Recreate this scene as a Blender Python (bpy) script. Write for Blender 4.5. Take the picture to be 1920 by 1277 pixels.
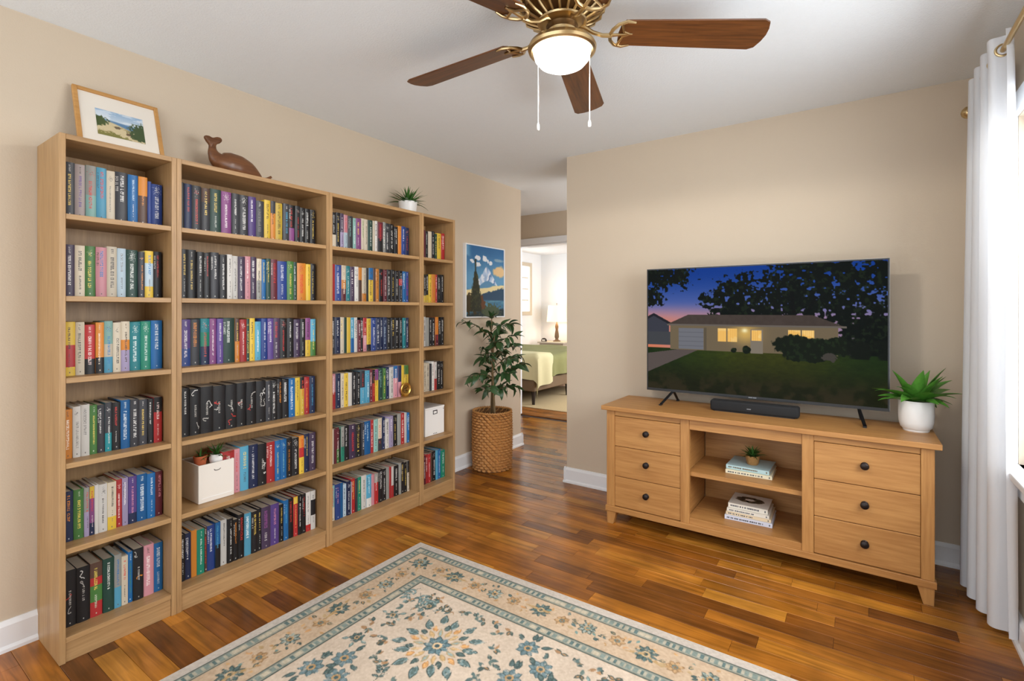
import bpy, bmesh, math, random
import numpy as np
from mathutils import Vector, Matrix, Euler

# ------------------------------------------------------------------ scene, camera, light
for o in list(bpy.data.objects):
    bpy.data.objects.remove(o, do_unlink=True)
scene = bpy.context.scene
COL = scene.collection
PI = math.pi

YAW = math.radians(34.66)
CAM_H = 1.32
cam_data = bpy.data.cameras.new('camera')
cam_data.sensor_fit = 'HORIZONTAL'
cam_data.sensor_width = 36.0
cam_data.lens = 36.0 * 940.0 / 1920.0
cam_data.shift_y = -(638.5 - 582.0) / 1920.0
cam_data.clip_start = 0.05
cam = bpy.data.objects.new('camera', cam_data)
cam.location = (0, 0, CAM_H)
cam.rotation_euler = (PI / 2, 0, YAW)
COL.objects.link(cam)
scene.camera = cam

vs = scene.view_settings
vs.view_transform = 'Standard'
try:
    vs.look = 'None'
except Exception:
    pass
vs.gamma = 1.0
vs.use_curve_mapping = False
vs.exposure = 0.50

world = bpy.data.worlds.new('world')
scene.world = world
world.use_nodes = True
bg = world.node_tree.nodes['Background']
bg.inputs[0].default_value = (0.90, 0.95, 1.0, 1)
bg.inputs[1].default_value = 1.85


def area_light(name, loc, rot, sx, sy, power, color=(1, 1, 1)):
    l = bpy.data.lights.new(name, 'AREA')
    l.shape = 'RECTANGLE'
    l.size, l.size_y = sx, sy
    l.energy = power
    l.color = color
    o = bpy.data.objects.new(name, l)
    o.location = loc
    o.rotation_euler = rot
    COL.objects.link(o)
    return o


# daylight outside the living room window, and outside the bedroom's left window
area_light('daylight_window', (0.98, 1.85, 1.80), (0, math.radians(72), 0), 1.5, 2.2, 74, (0.93, 0.97, 1.0))
area_light('fill_bedroom', (-1.62, 7.2, 1.5), (0, PI / 2, 0), 1.4, 1.8, 56, (0.90, 0.95, 1.0))  # added fill light at the bedroom's right wall, which has no window
area_light('daylight_bedroom_side', (-5.70, 8.35, 1.75), (0, -PI / 2, 0), 0.85, 0.7, 6, (0.97, 0.99, 1.0))

area_light('fill_hall', (-0.95, 4.66, 1.4), (0, PI / 2, 0), 1.6, 0.9, 16, (0.97, 0.98, 1.0))  # added light brightening the hall from its closed right end, invented source

# ------------------------------------------------------------------ helpers


def lin(c):
    c = np.asarray(c, dtype=float) / 255.0
    return np.where(c <= 0.04045, c / 12.92, ((c + 0.055) / 1.055) ** 2.4)


def rgba(c):
    l = lin(c)
    return (float(l[0]), float(l[1]), float(l[2]), 1.0)


class MB:
    def __init__(self):
        self.v = []
        self.f = []

    def add(self, vs_, fs_):
        n = len(self.v)
        self.v += [tuple(p) for p in vs_]
        self.f += [tuple(i + n for i in f) for f in fs_]
        return self

    def box(self, x0, x1, y0, y1, z0, z1):
        return self.add([(x0, y0, z0), (x1, y0, z0), (x1, y1, z0), (x0, y1, z0),
                         (x0, y0, z1), (x1, y0, z1), (x1, y1, z1), (x0, y1, z1)],
                        [(0, 3, 2, 1), (4, 5, 6, 7), (0, 1, 5, 4), (1, 2, 6, 5), (2, 3, 7, 6), (3, 0, 4, 7)])

    def lathe(self, prof, n=32, c=(0, 0, 0), cap=True):
        vs_, fs_ = [], []
        for r, z in prof:
            for k in range(n):
                a = 2 * PI * k / n
                vs_.append((c[0] + r * math.cos(a), c[1] + r * math.sin(a), c[2] + z))
        m = len(prof)
        for i in range(m - 1):
            for k in range(n):
                k2 = (k + 1) % n
                fs_.append((i * n + k, i * n + k2, (i + 1) * n + k2, (i + 1) * n + k))
        if cap:
            if prof[0][0] > 1e-6:
                fs_.append(tuple(reversed(range(n))))
            if prof[-1][0] > 1e-6:
                fs_.append(tuple((m - 1) * n + k for k in range(n)))
        return self.add(vs_, fs_)

    def tube(self, pts, r, n=8, cap=True, flat=1.0):
        pts = [Vector(p) for p in pts]
        rs = r if isinstance(r, (list, tuple)) else [r] * len(pts)
        vs_, fs_ = [], []
        up = Vector((0, 0, 1))
        prev = None
        for i, p in enumerate(pts):
            t = (pts[min(i + 1, len(pts) - 1)] - pts[max(i - 1, 0)]).normalized()
            if prev is None:
                ref = up if abs(t.dot(up)) < 0.95 else Vector((1, 0, 0))
                a = t.cross(ref).normalized()
            else:
                a = (prev - t * prev.dot(t)).normalized()
            prev = a
            b = t.cross(a)
            for k in range(n):
                q = 2 * PI * k / n
                vs_.append(p + a * (rs[i] * math.cos(q)) + b * (rs[i] * flat * math.sin(q)))
        m = len(pts)
        for i in range(m - 1):
            for k in range(n):
                k2 = (k + 1) % n
                fs_.append((i * n + k, i * n + k2, (i + 1) * n + k2, (i + 1) * n + k))
        if cap:
            fs_.append(tuple(reversed(range(n))))
            fs_.append(tuple((m - 1) * n + k for k in range(n)))
        return self.add(vs_, fs_)

    def prism(self, pts, h, fr=None):
        """outline pts (2D, ccw) extruded h; fr maps (u,v,w)->(x,y,z)"""
        n = len(pts)
        fr = fr or (lambda u, v, w: (u, v, w))
        vs_ = [fr(u, v, 0) for u, v in pts] + [fr(u, v, h) for u, v in pts]
        fs_ = [tuple(reversed(range(n))), tuple(range(n, 2 * n))]
        for k in range(n):
            k2 = (k + 1) % n
            fs_.append((k, k2, n + k2, n + k))
        return self.add(vs_, fs_)

    def ring(self, R, r, c, axis='z', n=32, m=10):
        vs_, fs_ = [], []
        for i in range(n):
            a = 2 * PI * i / n
            for j in range(m):
                b = 2 * PI * j / m
                u, v, w = (R + r * math.cos(b)) * math.cos(a), (R + r * math.cos(b)) * math.sin(a), r * math.sin(b)
                if axis == 'x':
                    p = (w, u, v)
                elif axis == 'y':
                    p = (u, w, v)
                else:
                    p = (u, v, w)
                vs_.append((c[0] + p[0], c[1] + p[1], c[2] + p[2]))
        for i in range(n):
            for j in range(m):
                i2, j2 = (i + 1) % n, (j + 1) % m
                fs_.append((i * m + j, i2 * m + j, i2 * m + j2, i * m + j2))
        return self.add(vs_, fs_)

    def mesh(self, name, mat, off=(0, 0, 0), smooth=False, bevel=0.0, seg=1, fix=True):
        me = bpy.data.meshes.new(name)
        me.from_pydata([(x - off[0], y - off[1], z - off[2]) for x, y, z in self.v], [], self.f)
        if bevel > 0 or fix:
            bm = bmesh.new()
            bm.from_mesh(me)
            if fix:
                bmesh.ops.recalc_face_normals(bm, faces=bm.faces)
            if bevel > 0:
                ed = [e for e in bm.edges if len(e.link_faces) == 2 and e.calc_face_angle(0) > 0.5]
                bmesh.ops.bevel(bm, geom=ed, offset=bevel, segments=seg, profile=0.5, affect='EDGES')
            bm.to_mesh(me)
            bm.free()
        if smooth:
            me.polygons.foreach_set('use_smooth', [True] * len(me.polygons))
            try:
                me.set_sharp_from_angle(angle=math.radians(40))
            except Exception:
                pass
        if mat:
            me.materials.append(mat)
        me.update()
        return me

    def build(self, name, mat, parent=None, **kw):
        off = (0, 0, 0)
        if parent is not None:
            p = parent
            off = Vector((0, 0, 0))
            while p is not None:
                off = off + Vector(p.location)
                p = p.parent
        me = self.mesh(name, mat, off, **kw)
        o = bpy.data.objects.new(name, me)
        COL.objects.link(o)
        o.parent = parent
        return o


def thing(name, label, cat, loc, group=None, rz=0.0):
    o = bpy.data.objects.new(name, None)
    o.empty_display_size = 0.05
    o.location = loc
    o.rotation_euler = (0, 0, rz)
    COL.objects.link(o)
    return tag(o, label, cat, group)


def tag(o, label, cat, group=None):
    o['label'] = label
    o['category'] = cat
    if group:
        o['group'] = group
    return o


def struct(o):
    o['kind'] = 'structure'
    return o


def inst(name, me, parent, loc, rot=(0, 0, 0), scale=(1, 1, 1)):
    o = bpy.data.objects.new(name, me)
    o.location = loc
    o.rotation_euler = rot
    o.scale = scale
    COL.objects.link(o)
    o.parent = parent
    return o


# ------------------------------------------------------------------ materials
MATS = {}


def base_mat(name):
    m = bpy.data.materials.new(name)
    m.use_nodes = True
    nt = m.node_tree
    b = nt.nodes['Principled BSDF']
    MATS[name] = m
    return m, nt, b


def plain(name, c, rough=0.5, metal=0.0, var=0.06, scale=8.0, bump=0.0, bscale=60.0, spec=0.5):
    m, nt, b = base_mat(name)
    tc = nt.nodes.new('ShaderNodeTexCoord')
    no = nt.nodes.new('ShaderNodeTexNoise')
    no.inputs['Scale'].default_value = scale
    no.inputs['Detail'].default_value = 3
    nt.links.new(tc.outputs['Object'], no.inputs['Vector'])
    mx = nt.nodes.new('ShaderNodeMix')
    mx.data_type = 'RGBA'
    l = lin(c)
    a_, b_ = l * (1 - var), np.minimum(l * (1 + var), 1)
    mx.inputs[6].default_value = (*a_, 1)
    mx.inputs[7].default_value = (*b_, 1)
    nt.links.new(no.outputs['Fac'], mx.inputs[0])
    nt.links.new(mx.outputs[2], b.inputs['Base Color'])
    b.inputs['Roughness'].default_value = rough
    b.inputs['Metallic'].default_value = metal
    b.inputs['Specular IOR Level'].default_value = spec
    if bump > 0:
        n2 = nt.nodes.new('ShaderNodeTexNoise')
        n2.inputs['Scale'].default_value = bscale
        n2.inputs['Detail'].default_value = 4
        nt.links.new(tc.outputs['Object'], n2.inputs['Vector'])
        bp = nt.nodes.new('ShaderNodeBump')
        bp.inputs['Strength'].default_value = bump
        bp.inputs['Distance'].default_value = 0.004
        nt.links.new(n2.outputs['Fac'], bp.inputs['Height'])
        nt.links.new(bp.outputs['Normal'], b.inputs['Normal'])
    return m


def wood(name, c1, c2, axis, rough=0.45, scale=1.0, fine=0.5, spec=0.4):
    """grain stretched along axis, in object space shifted by each object's random"""
    m, nt, b = base_mat(name)
    tc = nt.nodes.new('ShaderNodeTexCoord')
    oi = nt.nodes.new('ShaderNodeObjectInfo')
    mp = nt.nodes.new('ShaderNodeMapping')
    s = [14.0 * scale] * 3
    s['xyz'.index(axis)] = 0.9 * scale
    mp.inputs['Scale'].default_value = s
    ad = nt.nodes.new('ShaderNodeVectorMath')
    ad.operation = 'ADD'
    sc = nt.nodes.new('ShaderNodeMath')
    sc.operation = 'MULTIPLY'
    sc.inputs[1].default_value = 37.0
    nt.links.new(oi.outputs['Random'], sc.inputs[0])
    nt.links.new(tc.outputs['Object'], mp.inputs['Vector'])
    nt.links.new(mp.outputs['Vector'], ad.inputs[0])
    nt.links.new(sc.outputs[0], ad.inputs[1])
    n1 = nt.nodes.new('ShaderNodeTexNoise')
    n1.inputs['Scale'].default_value = 1.6
    n1.inputs['Detail'].default_value = 5
    n1.inputs['Distortion'].default_value = 0.6
    n2 = nt.nodes.new('ShaderNodeTexNoise')
    n2.inputs['Scale'].default_value = 9.0
    n2.inputs['Detail'].default_value = 6
    nt.links.new(ad.outputs[0], n1.inputs['Vector'])
    nt.links.new(ad.outputs[0], n2.inputs['Vector'])
    mm = nt.nodes.new('ShaderNodeMix')
    mm.inputs[0].default_value = fine
    nt.links.new(n1.outputs['Fac'], mm.inputs[2])
    nt.links.new(n2.outputs['Fac'], mm.inputs[3])
    cr = nt.nodes.new('ShaderNodeValToRGB')
    cr.color_ramp.elements[0].position = 0.32
    cr.color_ramp.elements[1].position = 0.68
    cr.color_ramp.elements[0].color = rgba(c1)
    cr.color_ramp.elements[1].color = rgba(c2)
    nt.links.new(mm.outputs[0], cr.inputs['Fac'])
    nt.links.new(cr.outputs['Color'], b.inputs['Base Color'])
    b.inputs['Roughness'].default_value = rough
    b.inputs['Specular IOR Level'].default_value = spec
    return m


def attr_mat(name, rough=0.5, emit=0.0, spec=0.4, bump=0.0):
    m, nt, b = base_mat(name)
    at = nt.nodes.new('ShaderNodeAttribute')
    at.attribute_name = 'print'
    b.inputs['Roughness'].default_value = rough
    b.inputs['Specular IOR Level'].default_value = spec
    if emit > 0:
        b.inputs['Base Color'].default_value = (0.005, 0.005, 0.006, 1)
        nt.links.new(at.outputs['Color'], b.inputs['Emission Color'])
        b.inputs['Emission Strength'].default_value = emit
    else:
        nt.links.new(at.outputs['Color'], b.inputs['Base Color'])
    if bump > 0:
        tc = nt.nodes.new('ShaderNodeTexCoord')
        n2 = nt.nodes.new('ShaderNodeTexNoise')
        n2.inputs['Scale'].default_value = 350
        nt.links.new(tc.outputs['Object'], n2.inputs['Vector'])
        bp = nt.nodes.new('ShaderNodeBump')
        bp.inputs['Strength'].default_value = bump
        bp.inputs['Distance'].default_value = 0.003
        nt.links.new(n2.outputs['Fac'], bp.inputs['Height'])
        nt.links.new(bp.outputs['Normal'], b.inputs['Normal'])
    return m


def plank_mat():
    m, nt, b = base_mat('floor_plank_wood')
    ge = nt.nodes.new('ShaderNodeNewGeometry')
    oi = nt.nodes.new('ShaderNodeObjectInfo')
    mp = nt.nodes.new('ShaderNodeMapping')
    mp.inputs['Scale'].default_value = (1.6, 26, 26)
    nt.links.new(ge.outputs['Position'], mp.inputs['Vector'])
    ad = nt.nodes.new('ShaderNodeVectorMath')
    ad.operation = 'ADD'
    sc = nt.nodes.new('ShaderNodeMath')
    sc.operation = 'MULTIPLY'
    sc.inputs[1].default_value = 61.0
    nt.links.new(oi.outputs['Random'], sc.inputs[0])
    nt.links.new(mp.outputs['Vector'], ad.inputs[0])
    nt.links.new(sc.outputs[0], ad.inputs[1])
    n1 = nt.nodes.new('ShaderNodeTexNoise')
    n1.inputs['Scale'].default_value = 1.5
    n1.inputs['Detail'].default_value = 6
    n1.inputs['Distortion'].default_value = 0.8
    nt.links.new(ad.outputs[0], n1.inputs['Vector'])
    mr = nt.nodes.new('ShaderNodeMapRange')
    mr.inputs[1].default_value = 0.3
    mr.inputs[2].default_value = 0.7
    mr.inputs[3].default_value = 0.62
    mr.inputs[4].default_value = 1.30
    nt.links.new(n1.outputs['Fac'], mr.inputs[0])
    # broad blotches inside a board
    n3 = nt.nodes.new('ShaderNodeTexNoise')
    n3.inputs['Scale'].default_value = 5.0
    n3.inputs['Detail'].default_value = 2
    nt.links.new(ge.outputs['Position'], n3.inputs['Vector'])
    mr3 = nt.nodes.new('ShaderNodeMapRange')
    mr3.inputs[1].default_value = 0.35
    mr3.inputs[2].default_value = 0.65
    mr3.inputs[3].default_value = 0.76
    mr3.inputs[4].default_value = 1.15
    nt.links.new(n3.outputs['Fac'], mr3.inputs[0])
    mu = nt.nodes.new('ShaderNodeMath')
    mu.operation = 'MULTIPLY'
    nt.links.new(mr.outputs[0], mu.inputs[0])
    nt.links.new(mr3.outputs[0], mu.inputs[1])
    mi = nt.nodes.new('ShaderNodeMapRange')
    mi.inputs[3].default_value = 0.75
    mi.inputs[4].default_value = 1.25
    nt.links.new(ge.outputs['Random Per Island'], mi.inputs[0])
    mu2 = nt.nodes.new('ShaderNodeMath')
    mu2.operation = 'MULTIPLY'
    nt.links.new(mu.outputs[0], mu2.inputs[0])
    nt.links.new(mi.outputs[0], mu2.inputs[1])
    vm = nt.nodes.new('ShaderNodeVectorMath')
    vm.operation = 'SCALE'
    nt.links.new(oi.outputs['Color'], vm.inputs[0])
    nt.links.new(mu2.outputs[0], vm.inputs['Scale'])
    nt.links.new(vm.outputs[0], b.inputs['Base Color'])
    b.inputs['Roughness'].default_value = 0.27
    b.inputs['Specular IOR Level'].default_value = 0.38
    return m


def emit_mat(name, c, strength):
    m, nt, b = base_mat(name)
    b.inputs['Base Color'].default_value = rgba(c)
    b.inputs['Emission Color'].default_value = rgba(c)
    b.inputs['Emission Strength'].default_value = strength
    b.inputs['Roughness'].default_value = 0.4
    return m


M_WALL = plain('wall_paint_beige', (206, 190, 169), 0.85, var=0.015, scale=2, bump=0.12, bscale=180, spec=0.2)
M_CEIL = plain('ceiling_paint', (234, 238, 241), 0.9, var=0.015, scale=30, bump=0.5, bscale=120, spec=0.2)
M_BEDWALL = plain('bedroom_paint', (238, 238, 238), 0.9, var=0.01)
M_TRIM = plain('white_trim_paint', (236, 237, 239), 0.4, var=0.01)
M_SUB = plain('floor_joint_dark', (48, 27, 14), 0.7)
M_PLANK = plank_mat()
OAK1, OAK2 = (150, 115, 75), (182, 145, 100)
M_OAKZ = wood('oak_veneer_upright', OAK1, OAK2, 'z', rough=0.42)
M_OAKY = wood('oak_veneer_shelf', OAK1, OAK2, 'y', rough=0.42)
CON1, CON2 = (156, 106, 56), (190, 140, 82)
M_CONX = wood('console_oak_long', CON1, CON2, 'x', rough=0.42, scale=0.8)
M_CONZ = wood('console_oak_upright', CON1, CON2, 'z', rough=0.42, scale=0.8)
M_CONY = wood('console_oak_deep', CON1, CON2, 'y', rough=0.42, scale=0.8)
M_WALNUT = wood('fan_blade_walnut', (66, 38, 18), (118, 70, 32), 'x', rough=0.38, scale=1.0)
M_CARVED = wood('carved_dark_wood', (84, 50, 28), (128, 82, 48), 'y', rough=0.32, scale=0.7)
M_FRAME = wood('picture_frame_wood', (176, 126, 66), (204, 154, 92), 'y', rough=0.45)
M_BRASS = plain('antique_brass', (204, 178, 132), 0.30, metal=1.0, var=0.08, scale=20)
M_BRASSD = plain('antique_brass_dark', (96, 70, 40), 0.40, metal=0.8, var=0.1, scale=20)
M_BRONZE = plain('dark_bronze', (42, 34, 32), 0.35, metal=0.6, var=0.1)
M_GOLD = plain('gold_metal', (205, 160, 80), 0.3, metal=0.9, var=0.1, scale=60)
M_BLACK = plain('black_plastic', (16, 16, 18), 0.35, var=0.05)
M_BLACKF = plain('black_speaker_cloth', (24, 25, 27), 0.85, var=0.2, scale=400)
M_WHITE = plain('white_glaze', (238, 236, 233), 0.3, var=0.01)
M_WBOX = plain('white_box_board', (226, 219, 210), 0.6, var=0.02)
M_PAPER = plain('mat_board', (232, 224, 212), 0.8, var=0.01)
M_PAGES = plain('book_pages', (196, 184, 164), 0.85, var=0.12, scale=150)
M_SOIL = plain('potting_soil', (48, 34, 24), 0.95, var=0.3, scale=80)
M_TERRA = plain('terracotta', (188, 96, 56), 0.75, var=0.1)
M_WICKER = plain('woven_wicker', (182, 128, 70), 0.6, var=0.45, scale=60)
M_WICKERIN = plain('wicker_inside', (110, 72, 36), 0.8, var=0.2, scale=40)
M_JUTE = plain('small_pot_weave', (160, 118, 66), 0.8, var=0.3, scale=150, bump=0.6, bscale=200)
M_LEAFD = plain('leaf_dark_green', (50, 80, 42), 0.38, var=0.35, scale=9)
M_LEAFM = plain('leaf_fresh_green', (84, 142, 52), 0.36, var=0.35, scale=14)
M_LEAFS = plain('leaf_spiky_green', (62, 104, 44), 0.4, var=0.35, scale=20)
M_STEM = plain('plant_stem', (120, 98, 64), 0.7, var=0.2, scale=40)
M_PRINT = attr_mat('book_cover_print', 0.42)
M_PICT = attr_mat('picture_print', 0.45, spec=0.25)
M_RUG = attr_mat('rug_pile_print', 0.95, spec=0.1, bump=0.5)
M_SCREEN = attr_mat('tv_screen_image', 0.3, emit=0.64, spec=0.0)
M_BOWL = emit_mat('lit_frosted_glass', (255, 248, 238), 3.6)
M_LSHADE = emit_mat('lit_lamp_shade', (255, 226, 176), 0.8)
M_CHAIN = plain('white_chain', (228, 226, 222), 0.4)
M_GREENB = plain('green_blanket', (134, 131, 82), 0.9, var=0.12, scale=14, bump=0.4, bscale=40)
M_CREAM = plain('cream_coverlet', (214, 203, 158), 0.9, var=0.05, scale=10)
M_PILLOW = plain('pillow_white', (236, 234, 226), 0.9, var=0.02)
M_BEDWOOD = plain('bed_frame_fabric', (116, 92, 66), 0.7, var=0.1)
M_LEGD = plain('dark_leg_wood', (40, 28, 22), 0.5)
M_JRUG = plain('jute_rug', (196, 172, 130), 0.95, var=0.1, scale=60)
M_LINE = plain('silver_edge', (150, 150, 152), 0.35, metal=0.7)

m, nt, b = base_mat('sheer_white_curtain')
b.inputs['Base Color'].default_value = rgba((224, 226, 230))
b.inputs['Roughness'].default_value = 0.9
tr = nt.nodes.new('ShaderNodeBsdfTranslucent')
tr.inputs['Color'].default_value = rgba((250, 250, 250))
mxs = nt.nodes.new('ShaderNodeMixShader')
mxs.inputs[0].default_value = 0.13
nt.links.new(b.outputs[0], mxs.inputs[1])
nt.links.new(tr.outputs[0], mxs.inputs[2])
nt.links.new(mxs.outputs[0], nt.nodes['Material Output'].inputs['Surface'])
M_CURTAIN = m

m, nt, b = base_mat('window_glass')
tb = nt.nodes.new('ShaderNodeBsdfTransparent')
gl = nt.nodes.new('ShaderNodeBsdfGlossy')
gl.inputs['Roughness'].default_value = 0.02
mxs = nt.nodes.new('ShaderNodeMixShader')
mxs.inputs[0].default_value = 0.06
nt.links.new(tb.outputs[0], mxs.inputs[1])
nt.links.new(gl.outputs[0], mxs.inputs[2])
nt.links.new(mxs.outputs[0], nt.nodes['Material Output'].inputs['Surface'])
M_GLASS = m

# ------------------------------------------------------------------ room shell
XL, XR, YT, ZC = -2.73, 0.53, 3.42, 2.50
YEND = 4.10          # end of the bookcase wall
XTV = -1.85          # free corner of the tv wall
YH = 5.22            # hall wall with the bedroom door
YREAR = -1.25

floor = struct(MB().box(-4.7, 0.66, YREAR, YH + 0.12, -0.09, -0.0115).build('floor', M_SUB))
rng = random.Random(11)
PW = 0.083
PALETTE = [(154, 96, 46), (170, 110, 54), (140, 84, 38), (184, 124, 64), (122, 72, 34), (160, 100, 46),
           (148, 90, 42), (176, 116, 58), (108, 63, 32), (154, 96, 46), (164, 104, 48)]
prof = [(0.0004, -0.012), (PW - 0.0004, -0.012), (PW - 0.0004, -0.0012), (PW - 0.0016, 0.0), (0.0016, 0.0), (0.0004, -0.0012)]
plank_me = MB().prism(prof, 1.0, lambda u, v, w: (w, u, v)).mesh('plank', M_PLANK)
rest = MB()
j = 0
y = YREAR
while y < YH:
    ym = y + PW / 2
    if ym < YT:
        x0, x1 = XL, XR
    elif ym < YEND:
        x0, x1 = XL, XTV
    else:
        x0, x1 = -4.6, -0.9
    x = x0 - rng.uniform(0.05, 0.6)
    while x < x1:
        ln = rng.choice([0.32, 0.45, 0.55, 0.65, 0.8, 0.95]) * rng.uniform(0.9, 1.1)
        a, b_ = max(x, x0), min(x + ln, x1)
        x += ln
        if b_ - a < 0.02:
            continue
        seen = (y > 0.42 and not (a > -1.98 and ym < 1.95) and not (ym > YT and (b_ < -3.45 or a > -1.95)))
        if seen:
            p = inst('plank', plank_me, floor, (a + 0.0006, y, 0), (0, 0, 0), (b_ - a - 0.0012, 1, 1))
            c_ = rng.choice(PALETTE)
            p.color = rgba((c_[0] * .96, c_[1] * .95, c_[2] * .66))
        else:
            rest.prism(prof, b_ - a - 0.0012, lambda u, v, w, a=a, y=y: (a + 0.0006 + w, y + u, v))
    y += PW
ro = rest.build('plank_field', M_PLANK, floor, fix=False)
ro['kind'] = 'stuff'
ro.color = rgba((150, 92, 42))

# bedroom floor
bf = struct(MB().box(-5.6, -1.6, YH + 0.12, 9.2, -0.09, -0.0115).build('floor', M_SUB))
rest = MB()
y = YH + 0.12
while y < 9.2:
    x = -5.6 - rng.uniform(0.0, 0.5)
    while x < -1.6:
        ln = rng.uniform(0.4, 1.0)
        a, b_ = max(x, -5.6), min(x + ln, -1.6)
        x += ln
        if b_ - a > 0.02:
            rest.prism(prof, b_ - a - 0.0012, lambda u, v, w, a=a, y=y: (a + w, y + u, v))
    y += PW
ro = rest.build('plank_field', M_PLANK, bf, fix=False)
ro['kind'] = 'stuff'
ro.color = rgba((165, 105, 52))

struct(MB().box(-4.7, 0.66, YREAR, YH + 0.12, ZC, ZC + 0.1).build('ceiling', M_CEIL))
struct(MB().box(-5.7, -1.5, YH + 0.12, 9.3, ZC, ZC + 0.1).build('ceiling', M_BEDWALL))
struct(MB().box(XL - 0.12, XL, YREAR, YEND, -0.012, ZC).build('wall_left', M_WALL))
struct(MB().box(XTV, XR + 0.13, YT, YT + 0.12, -0.012, ZC).build('wall_back', M_WALL))
# window wall: below, above, beside the opening
WY0, WY1, WZ0, WZ1 = 0.95, 2.82, 0.70, 2.10
w = MB()
w.box(XR, XR + 0.13, YREAR, YT, -0.012, WZ0)
w.box(XR, XR + 0.13, YREAR, YT, WZ1, ZC)
w.box(XR, XR + 0.13, WY1, YT, WZ0, WZ1)
w.box(XR, XR + 0.13, YREAR, WY0, WZ0, WZ1)
struct(w.build('wall_right', M_WALL))
# hall
struct(MB().box(-4.7, XL - 0.12, YEND - 0.12, YEND, -0.012, ZC).build('wall_hall_near', M_WALL))
struct(MB().box(-4.7, -4.6, YEND, YH, -0.012, ZC).build('wall_hall_end', M_WALL))
struct(MB().box(-0.9, -0.8, YT + 0.12, YH, -0.012, ZC).build('wall_hall_right', M_WALL))
struct(MB().box(XTV, XTV + 0.12, YT + 0.12, YEND, -0.012, ZC).build('wall_hall_return', M_WALL))
struct(MB().box(XTV + 0.12, -0.9, YEND - 0.12, YEND, -0.012, ZC).build('wall_hall_near_right', M_WALL))
DX0, DX1, DZ = -3.56, -2.45, 2.13
w = MB()
w.box(-4.7, DX0, YH, YH + 0.12, -0.012, ZC)
w.box(DX1, -0.8, YH, YH + 0.12, -0.012, ZC)
w.box(DX0, DX1, YH, YH + 0.12, DZ, ZC)
struct(w.build('wall_hall_far', M_WALL))
# bedroom door casing and jamb
w = MB()
w.box(DX0 - 0.075, DX0, YH - 0.018, YH, 0, DZ + 0.075)
w.box(DX1, DX1 + 0.075, YH - 0.018, YH, 0, DZ + 0.075)
w.box(DX0, DX1, YH - 0.018, YH, DZ, DZ + 0.075)
w.box(DX0, DX0 + 0.018, YH, YH + 0.13, 0, DZ)
w.box(DX1 - 0.018, DX1, YH, YH + 0.13, 0, DZ)
w.box(DX0, DX1, YH, YH + 0.13, DZ - 0.018, DZ)
struct(w.build('trim_1', M_TRIM, bevel=0.003))
# bedroom walls
struct(MB().box(-5.7, -1.5, 9.2, 9.3, -0.012, ZC).build('wall_bedroom_far', M_BEDWALL))
w = MB()
BW = (8.02, 8.72, 1.30, 2.22)
w.box(-5.7, -5.6, YH + 0.12, 9.2, -0.012, BW[2])
w.box(-5.7, -5.6, YH + 0.12, 9.2, BW[3], ZC)
w.box(-5.7, -5.6, YH + 0.12, BW[0], BW[2], BW[3])
w.box(-5.7, -5.6, BW[1], 9.2, BW[2], BW[3])
struct(w.build('wall_bedroom_left', M_BEDWALL))
struct(MB().box(-1.6, -1.5, YH + 0.12, 9.2, -0.012, ZC).build('wall_bedroom_right', M_BEDWALL))
w = MB()
w.box(-5.6, DX0, YH + 0.121, YH + 0.135, 0, ZC)
w.box(DX1, -1.6, YH + 0.121, YH + 0.135, 0, ZC)
w.box(DX0, DX1, YH + 0.121, YH + 0.135, DZ, ZC)
struct(w.build('wall_bedroom_near', M_BEDWALL))


def baseboard(name, pts, h=0.115, t=0.016):
    """pts: polyline on the floor; the board sits on the left of travel"""
    w = MB()
    for (ax, ay), (bx_, by_) in zip(pts[:-1], pts[1:]):
        d = Vector((bx_ - ax, by_ - ay, 0))
        L = d.length
        d.normalize()
        n = Vector((-d.y, d.x, 0))
        pr = [(0, 0), (t + 0.010, 0), (t + 0.009, 0.012), (t + 0.002, 0.02), (t, 0.022), (t, h - 0.018), (t * 0.55, h - 0.006), (t * 0.4, h), (0, h)]
        o = Vector((ax, ay, 0)) - d * 0.0
        w.prism(pr, L, lambda u, v, q, o=o, d=d, n=n: tuple(o + n * u + d * q + Vector((0, 0, v))))
    return struct(w.build(name, M_TRIM))


baseboard('baseboard_left', [(XL, YEND + 0.02), (XL, YREAR)])
baseboard('baseboard_left_end', [(XL - 0.12, YEND), (XL + 0.02, YEND)])
baseboard('baseboard_back', [(XR, YT), (XTV - 0.02, YT)])
baseboard('baseboard_return', [(XTV, YT - 0.02), (XTV, YEND)])
baseboard('baseboard_right', [(XR, YREAR), (XR, YT)])
baseboard('baseboard_hall', [(DX0 - 0.075, YH), (-4.6, YH)])

# living room window
win = struct(bpy.data.objects.new('window_1', None))
win.location = (XR, (WY0 + WY1) / 2, WZ0)
COL.objects.link(win)
w = MB()
w.box(XR - 0.02, XR, WY0 - 0.085, WY0, WZ0, WZ1 + 0.085)
w.box(XR - 0.02, XR, WY1, WY1 + 0.085, WZ0, WZ1 + 0.085)
w.box(XR - 0.02, XR, WY0, WY1, WZ1, WZ1 + 0.085)
w.build('window_casing', M_TRIM, win, bevel=0.004)
w = MB()
w.box(XR - 0.055, XR + 0.13, WY0 - 0.11, WY1 + 0.11, WZ0 - 0.03, WZ0)
w.build('window_sill', M_TRIM, win, bevel=0.006, seg=2)
MB().box(XR - 0.018, XR, WY0 - 0.085, WY1 + 0.085, WZ0 - 0.11, WZ0 - 0.03).build('sill_apron', M_TRIM, win, bevel=0.003)
w = MB()
for ya, yb in ((WY0, WY0 + 0.05), (WY1 - 0.05, WY1), ((WY0 + WY1) / 2 - 0.03, (WY0 + WY1) / 2 + 0.03)):
    w.box(XR + 0.055, XR + 0.095, ya, yb, WZ0, WZ1)
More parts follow.
